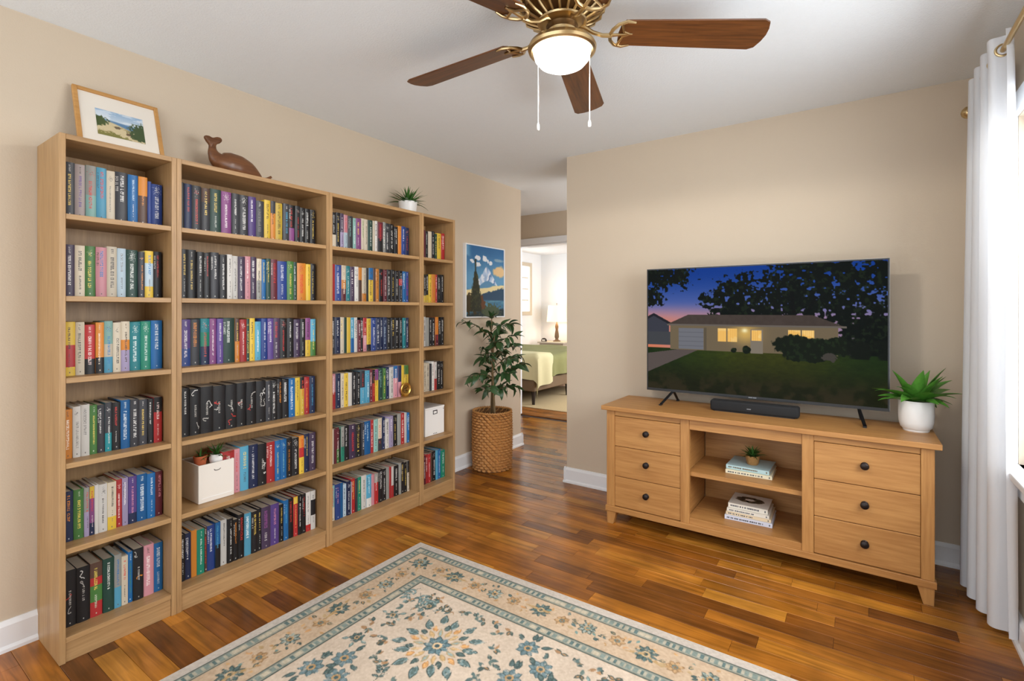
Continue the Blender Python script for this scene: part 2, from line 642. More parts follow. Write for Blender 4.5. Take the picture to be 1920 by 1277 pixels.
for za, zb in ((WZ0, WZ0 + 0.06), (WZ1 - 0.05, WZ1), (1.38, 1.43)):
    w.box(XR + 0.055, XR + 0.095, WY0 + 0.05, WY1 - 0.05, za, zb)
w.build('window_sash', M_TRIM, win)
for ya, yb in ((WY0 + 0.05, (WY0 + WY1) / 2 - 0.03), ((WY0 + WY1) / 2 + 0.03, WY1 - 0.05)):
    for za, zb in ((WZ0 + 0.06, 1.38), (1.43, WZ1 - 0.05)):
        MB().box(XR + 0.073, XR + 0.077, ya, yb, za, zb).build('pane', M_GLASS, win)
# bedroom window
bw = struct(bpy.data.objects.new('window_2', None))
bw.location = (-5.6, (BW[0] + BW[1]) / 2, BW[2])
COL.objects.link(bw)
M_BFR = plain('bedroom_window_wood', (205, 190, 168), 0.6)
w = MB()
w.box(-5.6, -5.575, BW[0] - 0.08, BW[0], BW[2] - 0.08, BW[3] + 0.08)
w.box(-5.6, -5.575, BW[1], BW[1] + 0.08, BW[2] - 0.08, BW[3] + 0.08)
w.box(-5.6, -5.575, BW[0], BW[1], BW[3], BW[3] + 0.08)
w.box(-5.6, -5.575, BW[0], BW[1], BW[2] - 0.08, BW[2])
w.build('window_casing', M_BFR, bw, bevel=0.004)
w = MB()
w.box(-5.65, -5.62, (BW[0] + BW[1]) / 2 - 0.015, (BW[0] + BW[1]) / 2 + 0.015, BW[2], BW[3])
for k in range(1, 4):
    z = BW[2] + (BW[3] - BW[2]) * k / 4
    w.box(-5.65, -5.62, BW[0], BW[1], z - 0.012, z + 0.012)
w.build('muntin', M_BFR, bw)
MB().box(-5.642, -5.638, BW[0], BW[1], BW[2], BW[3]).build('pane', M_GLASS, bw)

# ------------------------------------------------------------------ bookcases
XF, XB = -2.437, XL + 0.004
UNITS = {'A': (0.574, 0.963), 'B': (0.964, 1.728), 'C': (1.729, 2.449), 'D': (2.450, 2.790)}
UNIT_LABEL = {
    'A': 'narrow light oak bookcase at the left end of the row, framed picture on top',
    'B': 'wide light oak bookcase second in the row, carved wooden whale on top',
    'C': 'wide light oak bookcase third in the row, small potted plant on top',
    'D': 'narrowest light oak bookcase at the right end beside the mountain picture'}
SHELF_Z = [1.683, 1.374, 1.066, 0.745, 0.424, 0.093]     # tops of the six shelves
TOPZ, TH = 1.982, 0.020
cases = {}
for u, (ya, yb) in UNITS.items():
    r = thing('bookcase', UNIT_LABEL[u], 'bookcase', ((XF + XB) / 2, (ya + yb) / 2, 0), 'light oak bookcases along the left wall')
    cases[u] = r
    for s in (0, 1):
        y0 = ya if s == 0 else yb - 0.019
        MB().box(XB, XF, y0, y0 + 0.019, 0, TOPZ).build('side_panel', M_OAKZ, r, bevel=0.0012)
    MB().box(XB, XF - 0.001, ya + 0.019, yb - 0.019, TOPZ - TH, TOPZ).build('top_panel', M_OAKY, r, bevel=0.001)
    MB().box(XB + 0.001, XB + 0.006, ya + 0.019, yb - 0.019, 0.05, TOPZ - TH).build('back_panel', M_OAKZ, r)
    for z in SHELF_Z:
        MB().box(XB + 0.007, XF - 0.003, ya + 0.0195, yb - 0.0195, z - TH, z).build('shelf', M_OAKY, r, bevel=0.001)
    MB().box(XF - 0.022, XF - 0.007, ya + 0.0195, yb - 0.0195, 0, SHELF_Z[5] - TH - 0.001).build('plinth', M_OAKY, r, bevel=0.001)

# ------------------------------------------------------------------ books
INK = {'K': (26, 26, 30), 'G': (56, 57, 64), 'N': (30, 44, 84), 'B': (22, 104, 172), 'J': (38, 68, 148), 'S': (84, 170, 206),
       'C': (28, 140, 150), 'T': (24, 140, 112), 'D': (30, 68, 58), 'E': (74, 132, 62), 'Y': (236, 196, 58), 'O': (228, 140, 44),
       'R': (192, 44, 46), 'M': (106, 34, 48), 'P': (92, 66, 144), 'V': (146, 74, 140), 'L': (172, 158, 196), 'W': (226, 222, 216),
       'I': (222, 208, 184), 'A': (158, 158, 152), 'Q': (222, 148, 160), 'U': (92, 64, 52), 'Z': (186, 208, 222), 'F': (140, 190, 182),
       'X': (72, 54, 84), 'H': (178, 162, 160)}
NAME = {'K': 'black', 'G': 'charcoal', 'N': 'navy', 'B': 'blue', 'J': 'royal blue', 'S': 'sky blue', 'C': 'teal', 'T': 'sea green',
        'D': 'dark green', 'E': 'green', 'Y': 'yellow', 'O': 'orange', 'R': 'red', 'M': 'maroon', 'P': 'purple', 'V': 'magenta',
        'L': 'lilac', 'W': 'white', 'I': 'cream', 'A': 'grey', 'Q': 'pink', 'U': 'brown', 'Z': 'pale blue', 'F': 'mint', 'X': 'plum', 'H': 'mauve'}
INKT = dict(INK)
INKT.update({'Y': (240, 206, 96), 'W': (240, 238, 234), 'R': (206, 52, 46), 'K': (40, 38, 40), 'A': (120, 118, 116)})
INKNAME = dict(NAME)
INKNAME.update({'Y': 'gold', 'K': 'dark'})
BOOKS = {
    ('A', 1): (0.607, '32:G/y 33:H/p 34:A55F/r 33:S/r 29:I/a 44:G/w 36:B/z 34:O40U/o 14-:J 43-:J/w'),
    ('A', 2): (0.607, '32:X/w 32:I/k 34:E/y 36:Q/b 35:I/k 30:Z/a 42:D/w 24:G/o 33:Y25Z50Y/b 32:K/r'),
    ('A', 3): (0.607, '34:Y45R40Y/k 29:I/k 34:R70K/w 28:O70K/w 29:F45I25S/b 27:I/k 32:I35O20L/k 38:C/w 37:T/w 43:B/w'),
    ('A', 4): (0.605, '28:O/w 25:W/a 27:W/a 25:E/y 25:G/w 23:G65C/w 29:K/r 32:B/w 31:G/w 34:G/y 21:K/w 32:K35R/w'),
    ('A', 5): (0.607, '28:N/o 32:E/y 17:A50L/r 16:Y22V50N/r 13:W 29:W/k 30:I70Y/k 21:R/w 20:L/w 30:P75N/q 37:B/w 31:B/w 27:M/q'),
    ('A', 6): (0.607, '37:K/r 43:K/w 40:U30R15E30R/y 38:D/w 25:A60S/b 23:I/r 17:B/e 38:K/o 39:Q/w 35:B/w'),
    ('B', 1): (1.008, '17:K 32:N/r 40:G/r 39:U30G/y 51:D/y 47:V/w 39:G/w 43:G/w 39:P/w 43:G/a 33:Y/k 27:G30O/k 41:Y/k 36:G/s 33:K60V/r 31:K/r 31:K/w 32:K/w 33:K/y'),
    ('B', 2): (1.008, '30:K/y 39:K/y 32:K/w 30:K/r 38:G/w 36:K/w 26:W/k 24:W/k 36:X/w 30:Q/w 29:X/w 26:I55A/k 23:B/y 25:D/y 37:M/r 54:J/w 38:E/y 21:D/w 52:O/r 28:Y/k 33:K/y'),
    ('B', 3): (1.008, '43:P60J/w 42:G/o 40:C30T30N/r 32:V/w 29:P/w 56:D/w 23:U50O/y 33:R/w 16:D/y 28:Y/k 31:S/w 33:J/w 32:P/w 36:X/r 41:K/r 39:K/w 37:X/w 31:K/w 32:V55Y/k 34:S60E/y'),
    ('B', 4): (1.008, '40:K/w 46:K/w 56:K/w 56:K/r 53:K/r 47:K/r 50:K/r 51:K/w 29:G/w 33:K/w 30:K/o 36:K/w 36:B/w 28:Y/k 25:K30Y/r 32:R/o 35:N/s'),
    ('B', 5): (1.192, '56:R/w 28:Q/r 42:S/y 46:N/w 46:K/w 47:R/w 29:B/y 34:B/f 32:K/o 41:K/w 30:O30R25Y/r 32:N/y 39:X/w'),
    ('B', 6): (1.008, '22:K/w 25:N/w 24:O 34:T/w 10:U/r 35:J/w 24:B50K/s 31:W/k 28:K/w 24:K/o 30:K/r 36:S/w 33:K/y 19:K/y 48:X/v 48:P/q 25:K/y 28:B/s 29:K/r 25:Y15R/y 24:K/w 24:K/r 31:W85R/k 30:W25K40W/k'),
    ('C', 1): (1.797, '33:K60I/w 30:K/y 24:X50L/w 28:Q50Z/r 35:G/f 23:F/w 42:V/y 23:I/e 25:I/k 39:D/w 20:I 19:W/k 43:M50K/r 19:A/w 32:G/w 42:K/w 33:K/w 29:O/r 38:J/w 32:N/r'),
    ('C', 2): (1.797, '26:R 45:J/w 32:I40O25M/w 29:C/w 32:X/w 27:W/k 28:O35U 32:I75O/k 16:K 36:B35Y/k 20:U 30:O/k 34:K/r 28:M/w 35:K/w 32:K/y 36:K/w 33:K25R20G/w 30:B/w 28:J/r'),
    ('C', 3): (1.797, '20:G/w 40:N/w 26:I/y 20:D 28:Y 27:S60B/w 23:W/k 25:M/w 19:K/w 27:R50Q/w 34:Y80K/k 38:J/w 34:N/w 24:N/w 31:N/z 32:K/w 36:K/y 37:K/w 30:K/w 28:C/w 31:N/w'),
    ('C', 4): (1.797, '26:Q50R/w 37:N/w 22:I/k 31:Y/k 30:W 29:K/w 30:K/w 37:G50S/r 34:S/w 20:M/w 23:K40R/o 30:V35Y/k 34:D/f 28:E/y 28:N/w 34:W/k 38:B40Q/w 30:N50Q 26:Y 43:E30Y/k'),
    ('C', 5): (1.797, '19:I 15:M 17:M60E/w 14:K 23:A55T/k 36:K/w 46:X/r 44:K/y 22:G/w 48:B/z 23:R/w 37:F/k 31:I65G/r 28:N/w 34:W/k 36:L/w 34:K/y 30:A 34:R/w 19:W 23:B/w'),
    ('C', 6): (1.797, '25:F60I/r 36:J/q 19:B 25:Z/k 30:N/w 8:Z 26:R/y 14:G 33:T/y 36:W/k 39:S70W/w 25:Q 32:A30R/w 35:K/w 31:K/w 25:A 14:R 21:W60R 47:K/w 19:A 26:K/y 27:K/y 19:K40I/k'),
    ('D', 1): (2.542, '22:M 28:K/w 37:I 27:K/w 25:D/y 49:Y/k 34:R/w'),
    ('D', 2): (2.543, '31:K75Y/w 23:K70Y/w 30:Y/k 39:O/r 19:R/w 34:K/w 34:K/w'),
    ('D', 3): (2.543, '29:W/k 29:A 30:K/w 33:K/w 32:O60M/r 27:K/w 30:K/w'),
    ('D', 4): (2.543, '33:I/k 29:I/k 26:G 26:W/k 26:W60R/k 35:K/w 34:K/w'),
    ('D', 6): (2.546, '23:M/w 23:R/w 25:R/w 17:U 37:K/w 20:S 33:B/w 45:T/w'),
}
HEIGHT = {('A', 1): (.210, .206), ('A', 2): (.205, .201), ('A', 3): (.206, .208), ('A', 4): (.200, .196), ('A', 5): (.197, .193),
          ('A', 6): (.216, .213), ('B', 1): (.215, .203), ('B', 2): (.222, .205), ('B', 3): (.216, .207), ('B', 4): (.218, .204),
          ('B', 5): (.216, .208), ('B', 6): (.212, .216), ('C', 1): (.210, .197), ('C', 2): (.214, .210), ('C', 3): (.212, .203),
          ('C', 4): (.200, .205), ('C', 5): (.206, .204), ('C', 6): (.206, .204), ('D', 1): (.203, .200), ('D', 2): (.205, .203),
          ('D', 3): (.205, .203), ('D', 4): (.203, .203), ('D', 6): (.208, .210)}
ORD = ['first', 'second', 'third', 'fourth', 'fifth', 'sixth', 'seventh', 'eighth', 'ninth', 'tenth', 'eleventh', 'twelfth', 'thirteenth',
       'fourteenth', 'fifteenth', 'sixteenth', 'seventeenth', 'eighteenth', 'nineteenth', 'twentieth', 'twenty-first', 'twenty-second',
       'twenty-third', 'twenty-fourth', 'twenty-fifth']
SHELFNAME = ['top shelf', 'second shelf', 'third shelf', 'fourth shelf', 'fifth shelf', 'bottom shelf']
CASENAME = {'A': 'leftmost bookcase', 'B': 'second bookcase', 'C': 'third bookcase', 'D': 'rightmost bookcase'}
GLYPHS = ["111101101", "111110111", "101111101", "100100111", "010101010", "111010010", "110101110", "011100011", "101101010", "111001111",
          "101010101", "110111101", "010010111", "111100100"]
GL = [np.array([[int(g[r * 3 + c]) for c in range(3)] for r in range(3)]) for g in GLYPHS]


def bands(code):
    """'Y25Z50Y' -> [('Y', .25), ('Z', .5), ('Y', rest)]"""
    out, i, used = [], 0, 0.0
    while i < len(code):
        c = code[i]
        i += 1
        n = ''
        while i < len(code) and code[i].isdigit():
            n += code[i]
            i += 1
        f = int(n) / 100 if n else 1.0 - used
        out.append((c, f))
        used += f
    return out


def spine_print(rg, nx, nz, code, ink):
    bd = bands(code)
    img = np.zeros((nz, nx, 3))
    r0 = 0.0
    rows = (np.arange(nz) + 0.5) / nz
    edge = rg.uniform(-0.03, 0.03)
    for k, (c, f) in enumerate(bd):
        m_ = rows >= r0 + (edge if k else 0)
        img[m_] = INK[c]
        r0 += f
    img *= 0.87 * (1 + rg.uniform(-0.08, 0.08))
    img = img * 0.93 + 0.07 * img.mean(axis=2, keepdims=True)
    img += rg.uniform(-5, 5)
    dark = np.mean(img) < 110

    def text(r_start, r_end, colr, c0, ch, step):
        """letters running down the spine; ch cells tall across the spine"""
        r = r_start
        while r + step * 3 <= r_end:
            if rg.random() < 0.13:
                r += step * 2
                continue
            g = GL[rg.randrange(len(GL))]
            for a in range(ch):
                for b2 in range(3 * step):
                    if g[min(2, a * 3 // ch), b2 // step]:
                        cc = c0 + ch - 1 - a
                        if 0 <= cc < nx and r + b2 < nz:
                            img[r + b2, cc] = colr
            r += 3 * step + 1
    if ink:
        col = np.array(INKT[ink.upper()], dtype=float)
        alt = np.array((226, 222, 214) if dark else (70, 64, 62), dtype=float)
        bgc = img[nz // 2, nx // 2].copy()
        col, alt = col * .82 + bgc * .18, alt * .72 + bgc * .28
        ch = max(3, min(int(nx * rg.choice([0.24, 0.30, 0.36])), nx - 4))
        c0 = (nx - ch) // 2 + rg.choice([0, 0, -1, 1])
        style = rg.randrange(4)
        if nx >= 21 and code[0] == 'K':
            style = 4
        if style == 0:
            text(int(nz * .22), int(nz * .82), col, c0, ch, 1)
            text(int(nz * .05), int(nz * .17), alt, c0 + 1, max(2, ch - 2), 1)
        elif style == 1:
            text(int(nz * .10), int(nz * .52), col, c0, ch, 1)
            text(int(nz * .60), int(nz * .86), alt, c0 + 1, max(2, ch - 2), 1)
        elif style == 2:
            text(int(nz * .30), int(nz * .84), col, c0, ch, 1)
            cr_, rr = int(nz * .15), max(2, nx // 4)
            for _ in range(rr * rr * 2):
                q, w_ = int(rg.gauss(cr_, rr)), int(rg.gauss(nx / 2, nx / 7))
                if 1 <= q < nz - 1 and 1 <= w_ < nx - 1:
                    img[q, w_] = col if rg.random() < .6 else alt
        elif style == 4:
            # drawn emblem of a few strokes, small title, mark at the foot
            for part in range(rg.choice([2, 3])):
                pr, pc = nz * rg.uniform(.10, .80), nx * rg.uniform(.35, .65)
                ink2 = col if part % 2 == 0 else alt
                ang = rg.uniform(0, 6.28)
                for _ in range(int(nx * rg.uniform(.7, 1.3))):
                    ang += rg.uniform(-.7, .7)
                    pr += math.sin(ang)
                    pc += math.cos(ang) * .9
                    if not (2 < pc < nx - 3):
                        ang = PI - ang
                        pc = min(max(pc, 2), nx - 3)
                    pr = min(max(pr, 3), nz - 4)
                    img[int(pr), int(pc)] = ink2
                    img[int(pr) + 1, int(pc)] = ink2
            text(int(nz * .36), int(nz * .62), alt, nx // 2 - 2, 4, 1)
        else:
            text(int(nz * .08), int(nz * .60), col, c0, ch, 1)
            if rg.random() < 0.6:
                text(int(nz * .10), int(nz * .40), alt, 1, max(2, nx // 5), 1)
        if rg.random() < 0.8:
            lr = int(nz * .93)
            img[lr:lr + 3, nx // 2 - 1:nx // 2 + 1] = alt
    return np.clip(img, 4, 250)


def book_mesh(rg, th, h, dep, code, ink, cell):
    nx = max(4, int(round(th / cell)))
    nz = int(round(h / cell))
    img = lin(spine_print(rg, nx, nz, code, ink))
    ys = np.linspace(-th / 2, th / 2, nx + 1)
    zs = np.linspace(0, h, nz + 1)
    bulge = min(0.0035, th * 0.09)
    Y, Z = np.meshgrid(ys, zs)
    X = -bulge * np.abs(2 * Y / th) ** 2.2
    V = np.stack([X.ravel(), Y.ravel(), Z.ravel()], 1)
    i = np.arange((nx + 1) * (nz + 1)).reshape(nz + 1, nx + 1)
    F = np.stack([i[:-1, :-1], i[:-1, 1:], i[1:, 1:], i[1:, :-1]], -1).reshape(-1, 4)
    colr = img[::-1].reshape(-1, 3)
    cv, cf = [V], [F]
    n = len(V)
    t = 0.0016
    basec = lin(np.mean(spine_print(random.Random(1), 4, 20, code, None), axis=(0, 1)))
    for x0, x1, y0, y1 in ((-dep, -bulge, -th / 2, -th / 2 + t), (-dep, -bulge, th / 2 - t, th / 2), (-bulge - 0.001, -bulge, -th / 2 + t, th / 2 - t)):
        q = MB().box(x0, x1, y0, y1, 0, h)
        cv.append(np.array(q.v))
        cf.append(np.array(q.f) + n)
        n += 8
        colr = np.vstack([colr, np.repeat(basec[None], 6, 0)])
    V = np.vstack(cv)
    F = np.vstack(cf)
    me = bpy.data.meshes.new('cover')
    me.vertices.add(len(V))
    me.vertices.foreach_set('co', V.astype(np.float32).ravel())
    me.loops.add(len(F) * 4)
    me.loops.foreach_set('vertex_index', F.astype(np.int32).ravel())
    me.polygons.add(len(F))
    me.polygons.foreach_set('loop_start', np.arange(0, len(F) * 4, 4, dtype=np.int32))
    me.update(calc_edges=True)
    at = me.attributes.new('print', 'FLOAT_COLOR', 'CORNER')
    cc = np.ones((len(F), 4, 4), dtype=np.float32)
    cc[:, :, :3] = colr[:, None, :]
    at.data.foreach_set('color', cc.ravel())
    me.materials.append(M_PRINT)
    return me


XS = -2.515          # line of the spines
page_unit = MB().box(-1, 0, -0.5, 0.5, 0, 1).mesh('pages', M_PAGES)
brng = random.Random(5)
nbook = 0
for (u, s), (y0, row) in BOOKS.items():
    toks = row.split()
    h0, h1 = HEIGHT[(u, s)]
    z = SHELF_Z[s - 1]
    y = y0
    for k, tk in enumerate(toks):
        wd, code = tk.split(':')
        low = wd.endswith('-')
        th = int(wd.rstrip('-')) / 1000.0
        code, _, ink = code.partition('/')
        t_ = k / max(1, len(toks) - 1)
        h = h0 + (h1 - h0) * t_ + brng.uniform(-0.004, 0.004)
        if brng.random() < 0.12:
            h -= brng.uniform(0.006, 0.014)
        if low:
            h *= 0.93
        dep = brng.uniform(0.135, 0.165)
        th_b = th - 0.0014
        bd = bands(code)
        cols = []
        for c, f in sorted(bd, key=lambda e: -e[1]):
            if NAME[c] not in cols:
                cols.append(NAME[c])
        lab = ' and '.join(cols[:2]) + ' book'
        if ink:
            lab += ', ' + INKNAME[ink.upper()] + ' lettering'
        where = 'rightmost' if k == len(toks) - 1 else ('leftmost' if k == 0 else ORD[k] + ' from left')
        lab += ', ' + where + ', ' + SHELFNAME[s - 1] + ' of ' + CASENAME[u]
        xj = XS + brng.uniform(-0.004, 0.003)
        r = thing('book', lab, 'book', (xj, y + th / 2, z), 'books on the ' + SHELFNAME[s - 1] + ' of the ' + CASENAME[u])
        me = book_mesh(brng, th_b, h, dep, code, ink, 0.0017 if u == 'A' else (0.0020 if u == 'B' else 0.0024))
        inst('cover', me, r, (0, 0, 0))
        inset = brng.choice([0.0, 0.003])
        inst('pages', page_unit, r, (-0.0048, 0, 0.0005 + inset), (0, 0, 0), (dep - 0.006, th_b - 0.0034, h - 0.001 - 2 * inset))
        y += th
        nbook += 1
print('books', nbook)

# ------------------------------------------------------------------ painted prints (per-vertex colour on fine grids)
def vnoise(x, y, seed=0):
    xi, yi = np.floor(x).astype(np.int64), np.floor(y).astype(np.int64)
    fx, fy = x - xi, y - yi
    fx, fy = fx * fx * (3 - 2 * fx), fy * fy * (3 - 2 * fy)

    def h(a, b2):
        n = (a * 374761393 + b2 * 668265263 + seed * 974711) & 0x7fffffff
        n = ((n ^ (n >> 13)) * 1274126177) & 0x7fffffff
        return ((n ^ (n >> 16)) & 0xffff) / 65535.0
    return (h(xi, yi) * (1 - fx) + h(xi + 1, yi) * fx) * (1 - fy) + (h(xi, yi + 1) * (1 - fx) + h(xi + 1, yi + 1) * fx) * fy


def fbm(x, y, seed=0, octv=4):
    s, a, t = 0, 0.5, 0
    for k in range(octv):
        s = s + a * vnoise(x * 2 ** k, y * 2 ** k, seed + k * 17)
        t += a
        a *= 0.5
    return s / t


def grid_obj(name, mat, parent, P0, du, dv, us, vs_, colr, smooth=False):
    """grid over us x vs (0..1); colr (nv,nu,3) linear, row 0 at v=0"""
    U, V = np.meshgrid(us, vs_)
    P = np.array(P0)[None, None] + U[..., None] * np.array(du) + V[..., None] * np.array(dv)
    nv, nu = U.shape
    off = Vector((0, 0, 0))
    p = parent
    while p is not None:
        off += p.location
        p = p.parent
    P = P - np.array(off)
    me = bpy.data.meshes.new(name)
    me.vertices.add(nu * nv)
    me.vertices.foreach_set('co', P.astype(np.float32).ravel())
    i = np.arange(nu * nv).reshape(nv, nu)
    F = np.stack([i[:-1, :-1], i[1:, :-1], i[1:, 1:], i[:-1, 1:]], -1).reshape(-1, 4)
    me.loops.add(len(F) * 4)
    me.loops.foreach_set('vertex_index', F.astype(np.int32).ravel())
    me.polygons.add(len(F))
    me.polygons.foreach_set('loop_start', np.arange(0, len(F) * 4, 4, dtype=np.int32))
    me.update(calc_edges=True)
    at = me.attributes.new('print', 'FLOAT_COLOR', 'POINT')
    cc = np.ones((nu * nv, 4), dtype=np.float32)
    cc[:, :3] = colr.reshape(-1, 3)
    at.data.foreach_set('color', cc.ravel())
    me.materials.append(mat)
    o = bpy.data.objects.new(name, me)
    COL.objects.link(o)
    o.parent = parent
    return o


def mixc(img, mask, c):
    m_ = np.clip(mask, 0, 1)[..., None]
    return img * (1 - m_) + np.array(c, dtype=float) * m_


def step(a, b_, x):
    t = np.clip((x - a) / (b_ - a), 0, 1)
    return t * t * (3 - 2 * t)


# ------------------------------------------------------------------ rug
RX0, RX1, RY1, RY0 = -2.035, 0.095, 2.035, -0.95
RW, RL = RX1 - RX0, RY1 - RY0
CELL = 0.0036
nu, nv = int(RW / CELL) + 1, int(RL / CELL) + 1
us, vs_ = np.linspace(0, 1, nu), np.linspace(0, 1, nv)
U, V = np.meshgrid(us * RW, vs_ * RL)                      # metres from left edge / far edge
D = np.minimum(np.minimum(U, RW - U), np.minimum(V, RL - V))
along = np.where(np.minimum(U, RW - U) < np.minimum(V, RL - V), V, U)
FIELD, TAN, EDGE = (199, 181, 162), (188, 164, 138), (186, 175, 164)
TEAL, DTEAL, LTEAL, GOLDC, CREAMC = (94, 112, 110), (66, 80, 77), (126, 138, 130), (178, 142, 98), (186, 174, 152)
img = np.zeros((nv, nu, 3)) + np.array(FIELD, float)
img = mixc(img, step(0.305, 0.300, D), TAN)
img = mixc(img, step(0.046, 0.042, D), EDGE)
img += ((fbm(U * 6, V * 6, 3) - 0.5) * 26)[..., None]
for a, b_ in ((0.044, 0.087), (0.253, 0.298)):
    ins = (D > a) & (D < b_)
    img[ins] = (170, 163, 145)
    k = np.floor(along / 0.026)
    hsh = np.modf(np.abs(np.sin(k * 12.9898 + a * 70) * 43758.5453))[0]
    ph = np.modf(along / 0.026)[0]
    mid = np.abs(D - (a + b_) / 2)
    pat = ins & (mid < 0.0115) & (np.abs(ph - 0.5) < 0.16 + 0.26 * hsh)
    img[pat & (hsh < 0.55)] = TEAL
    img[pat & (hsh >= 0.55) & (hsh < 0.8)] = LTEAL
    img[pat & (hsh >= 0.8)] = CREAMC
    for e in (a, b_):
        img = mixc(img, step(0.0045, 0.0015, np.abs(D - e)), DTEAL)
    for e in (a + 0.008, b_ - 0.008):
        img = mixc(img, 0.6 * step(0.003, 0.001, np.abs(D - e)), TEAL)


def window(cu, cv, R):
    i0, i1 = max(0, int((cv - R) / CELL)), min(nv, int((cv + R) / CELL) + 2)
    j0, j1 = max(0, int((cu - R) / CELL)), min(nu, int((cu + R) / CELL) + 2)
    return slice(i0, i1), slice(j0, j1)


WEAVE = step(.30, .46, fbm(U * 75, V * 75, 77, 2))
HATCH = .55 + .45 * step(.40, .55, fbm(U * 150, V * 150, 79, 2))


def leafp(cu, cv, L, W, ang, c, oc=None):
    si, sj = window(cu, cv, L)
    x, y2 = U[si, sj] - cu, V[si, sj] - cv
    if x.size == 0:
        return
    a = x * math.cos(ang) + y2 * math.sin(ang)
    b2 = -x * math.sin(ang) + y2 * math.cos(ang)
    t = a / L
    hw = W * np.clip(np.sin(PI * np.clip(t, 0, 1) ** 0.8), 0, 1)
    m_ = step(0.002, -0.002, np.abs(b2) - hw) * (t > 0) * (t < 1) * WEAVE[si, sj]
    img[si, sj] = mixc(img[si, sj], m_, oc or c)
    m2 = step(0.002, -0.002, np.abs(b2) - hw + 0.0042) * (t > 0.08) * (t < 0.92) * HATCH[si, sj]
    if oc:
        img[si, sj] = mixc(img[si, sj], m2, c)


def rosette(cu, cv, R, n, c1, c2, cc, rot=0.0):
    for k in range(n):
        a = rot + 2 * PI * k / n
        leafp(cu + R * .25 * math.cos(a), cv + R * .25 * math.sin(a), R * .75, R * 2.2 / n, a, c1, c2)
    si, sj = window(cu, cv, R)
    rr = np.hypot(U[si, sj] - cu, V[si, sj] - cv)
    img[si, sj] = mixc(img[si, sj], step(R * .36, R * .30, rr) * HATCH[si, sj], cc)
    img[si, sj] = mixc(img[si, sj], step(R * .2, R * .14, rr), c2)


def vine(pts, c, wd=0.0024):
    for (a, b2), (c_, d_) in zip(pts[:-1], pts[1:]):
        n = max(2, int(math.hypot(c_ - a, d_ - b2) / 0.004))
        for k in range(n):
            t = k / n
            cu, cv = a + (c_ - a) * t, b2 + (d_ - b2) * t
            i_, j_ = int(round(cv / CELL)), int(round(cu / CELL))
            if 0 <= i_ < nv and 0 <= j_ < nu:
                img[i_, j_] = c


rr_ = random.Random(9)


def sprig(cu, cv, s, ang, c, oc):
    pts = [(cu + s * t * math.cos(ang) + 0.25 * s * math.sin(3 * t) * -math.sin(ang), cv + s * t * math.sin(ang) + 0.25 * s * math.sin(3 * t) * math.cos(ang)) for t in [k / 10 for k in range(11)]]
    vine(pts, oc)
    for q in (2, 4, 6, 8):
        for sg in (-1, 1):
            leafp(pts[q][0], pts[q][1], s * .38, s * .09, ang + sg * rr_.uniform(.6, 1.1), c, oc)
    leafp(pts[10][0], pts[10][1], s * .34, s * .10, ang, c, oc)


def edge_pts(d, pitch):
    out = []
    for side in range(4):
        L = (RL if side in (0, 2) else RW) - 2 * d
        n = max(1, int(round(L / pitch)))
        for k in range(n):
            t = d + (k + 0.0) * L / n
            if side == 0:
                out.append((d, t, 0.0))
            elif side == 1:
                out.append((t, d, PI / 2))
            elif side == 2:
                out.append((RW - d, t, PI))
            else:
                out.append((t, RL - d, -PI / 2))
    return out


for q, (cu, cv, an) in enumerate(edge_pts(0.168, 0.118)):
    if cv > 1.6:
        continue
    kind = q % 4
    jx, jy = rr_.uniform(-.012, .012), rr_.uniform(-.012, .012)
    if kind == 0:
        rosette(cu + jx, cv + jy, 0.052, 10, TEAL, DTEAL, (190, 164, 126), rr_.random())
        for s in (-1, 1):
            leafp(cu + jx, cv + jy, .085, .008, an + s * rr_.uniform(1.1, 2.0), (176, 146, 104))
    elif kind == 2:
        rosette(cu + jx, cv + jy, 0.042, 8, (156, 164, 154), DTEAL, GOLDC, rr_.random())
        for s in range(4):
            a = rr_.uniform(0, 6.28)
            leafp(cu + .045 * math.cos(a), cv + .045 * math.sin(a), .026, .007, a, TEAL, DTEAL)
    else:
        rosette(cu + jx, cv + jy, 0.036, 7, (186, 152, 112), (140, 110, 78), TEAL, rr_.random())
        for s in range(5):
            a = rr_.uniform(0, 6.28)
            leafp(cu + .04 * math.cos(a), cv + .04 * math.sin(a), .03, .008, a + rr_.uniform(-.8, .8), rr_.choice([TEAL, (176, 150, 112), (196, 150, 104)]), DTEAL if s % 2 else None)
for q, (cu, cv, an) in enumerate(edge_pts(0.168, 0.04)):
    if cv > 1.6:
        continue
    a = rr_.uniform(0, 6.28)
    r_ = rr_.uniform(.035, .062)
    leafp(cu + r_ * math.cos(a), cv + r_ * math.sin(a), .024, .006, rr_.uniform(0, 6.28), rr_.choice([(198, 158, 112), (176, 140, 98), (112, 138, 132), (206, 172, 128)]))


def medallion(cu, cv, s):
    for k in range(14):
        a = 2 * PI * k / 14 + .1
        w_ = s * (1 + .12 * math.sin(k * 2.3))
        leafp(cu + w_ * .66 * math.cos(a), cv + w_ * .66 * math.sin(a), s * .40, s * .10, a + .25 * math.sin(k * 1.7), (128, 150, 150), DTEAL)
        leafp(cu + w_ * .70 * math.cos(a), cv + w_ * .70 * math.sin(a), s * .27, s * .045, a + .25 * math.sin(k * 1.7), TEAL)
        b2 = a + PI / 14
        leafp(cu + s * .50 * math.cos(b2), cv + s * .50 * math.sin(b2), s * .26, s * .07, b2, TEAL if k % 2 else (220, 170, 112), DTEAL if k % 2 else (180, 130, 84))
        leafp(cu + s * .30 * math.cos(a), cv + s * .30 * math.sin(a), s * .30, s * .06, a, (212, 176, 128) if k % 3 else (150, 170, 168), (176, 150, 110))
    rosette(cu, cv, s * .34, 9, (108, 134, 140), (70, 90, 94), (220, 190, 148))


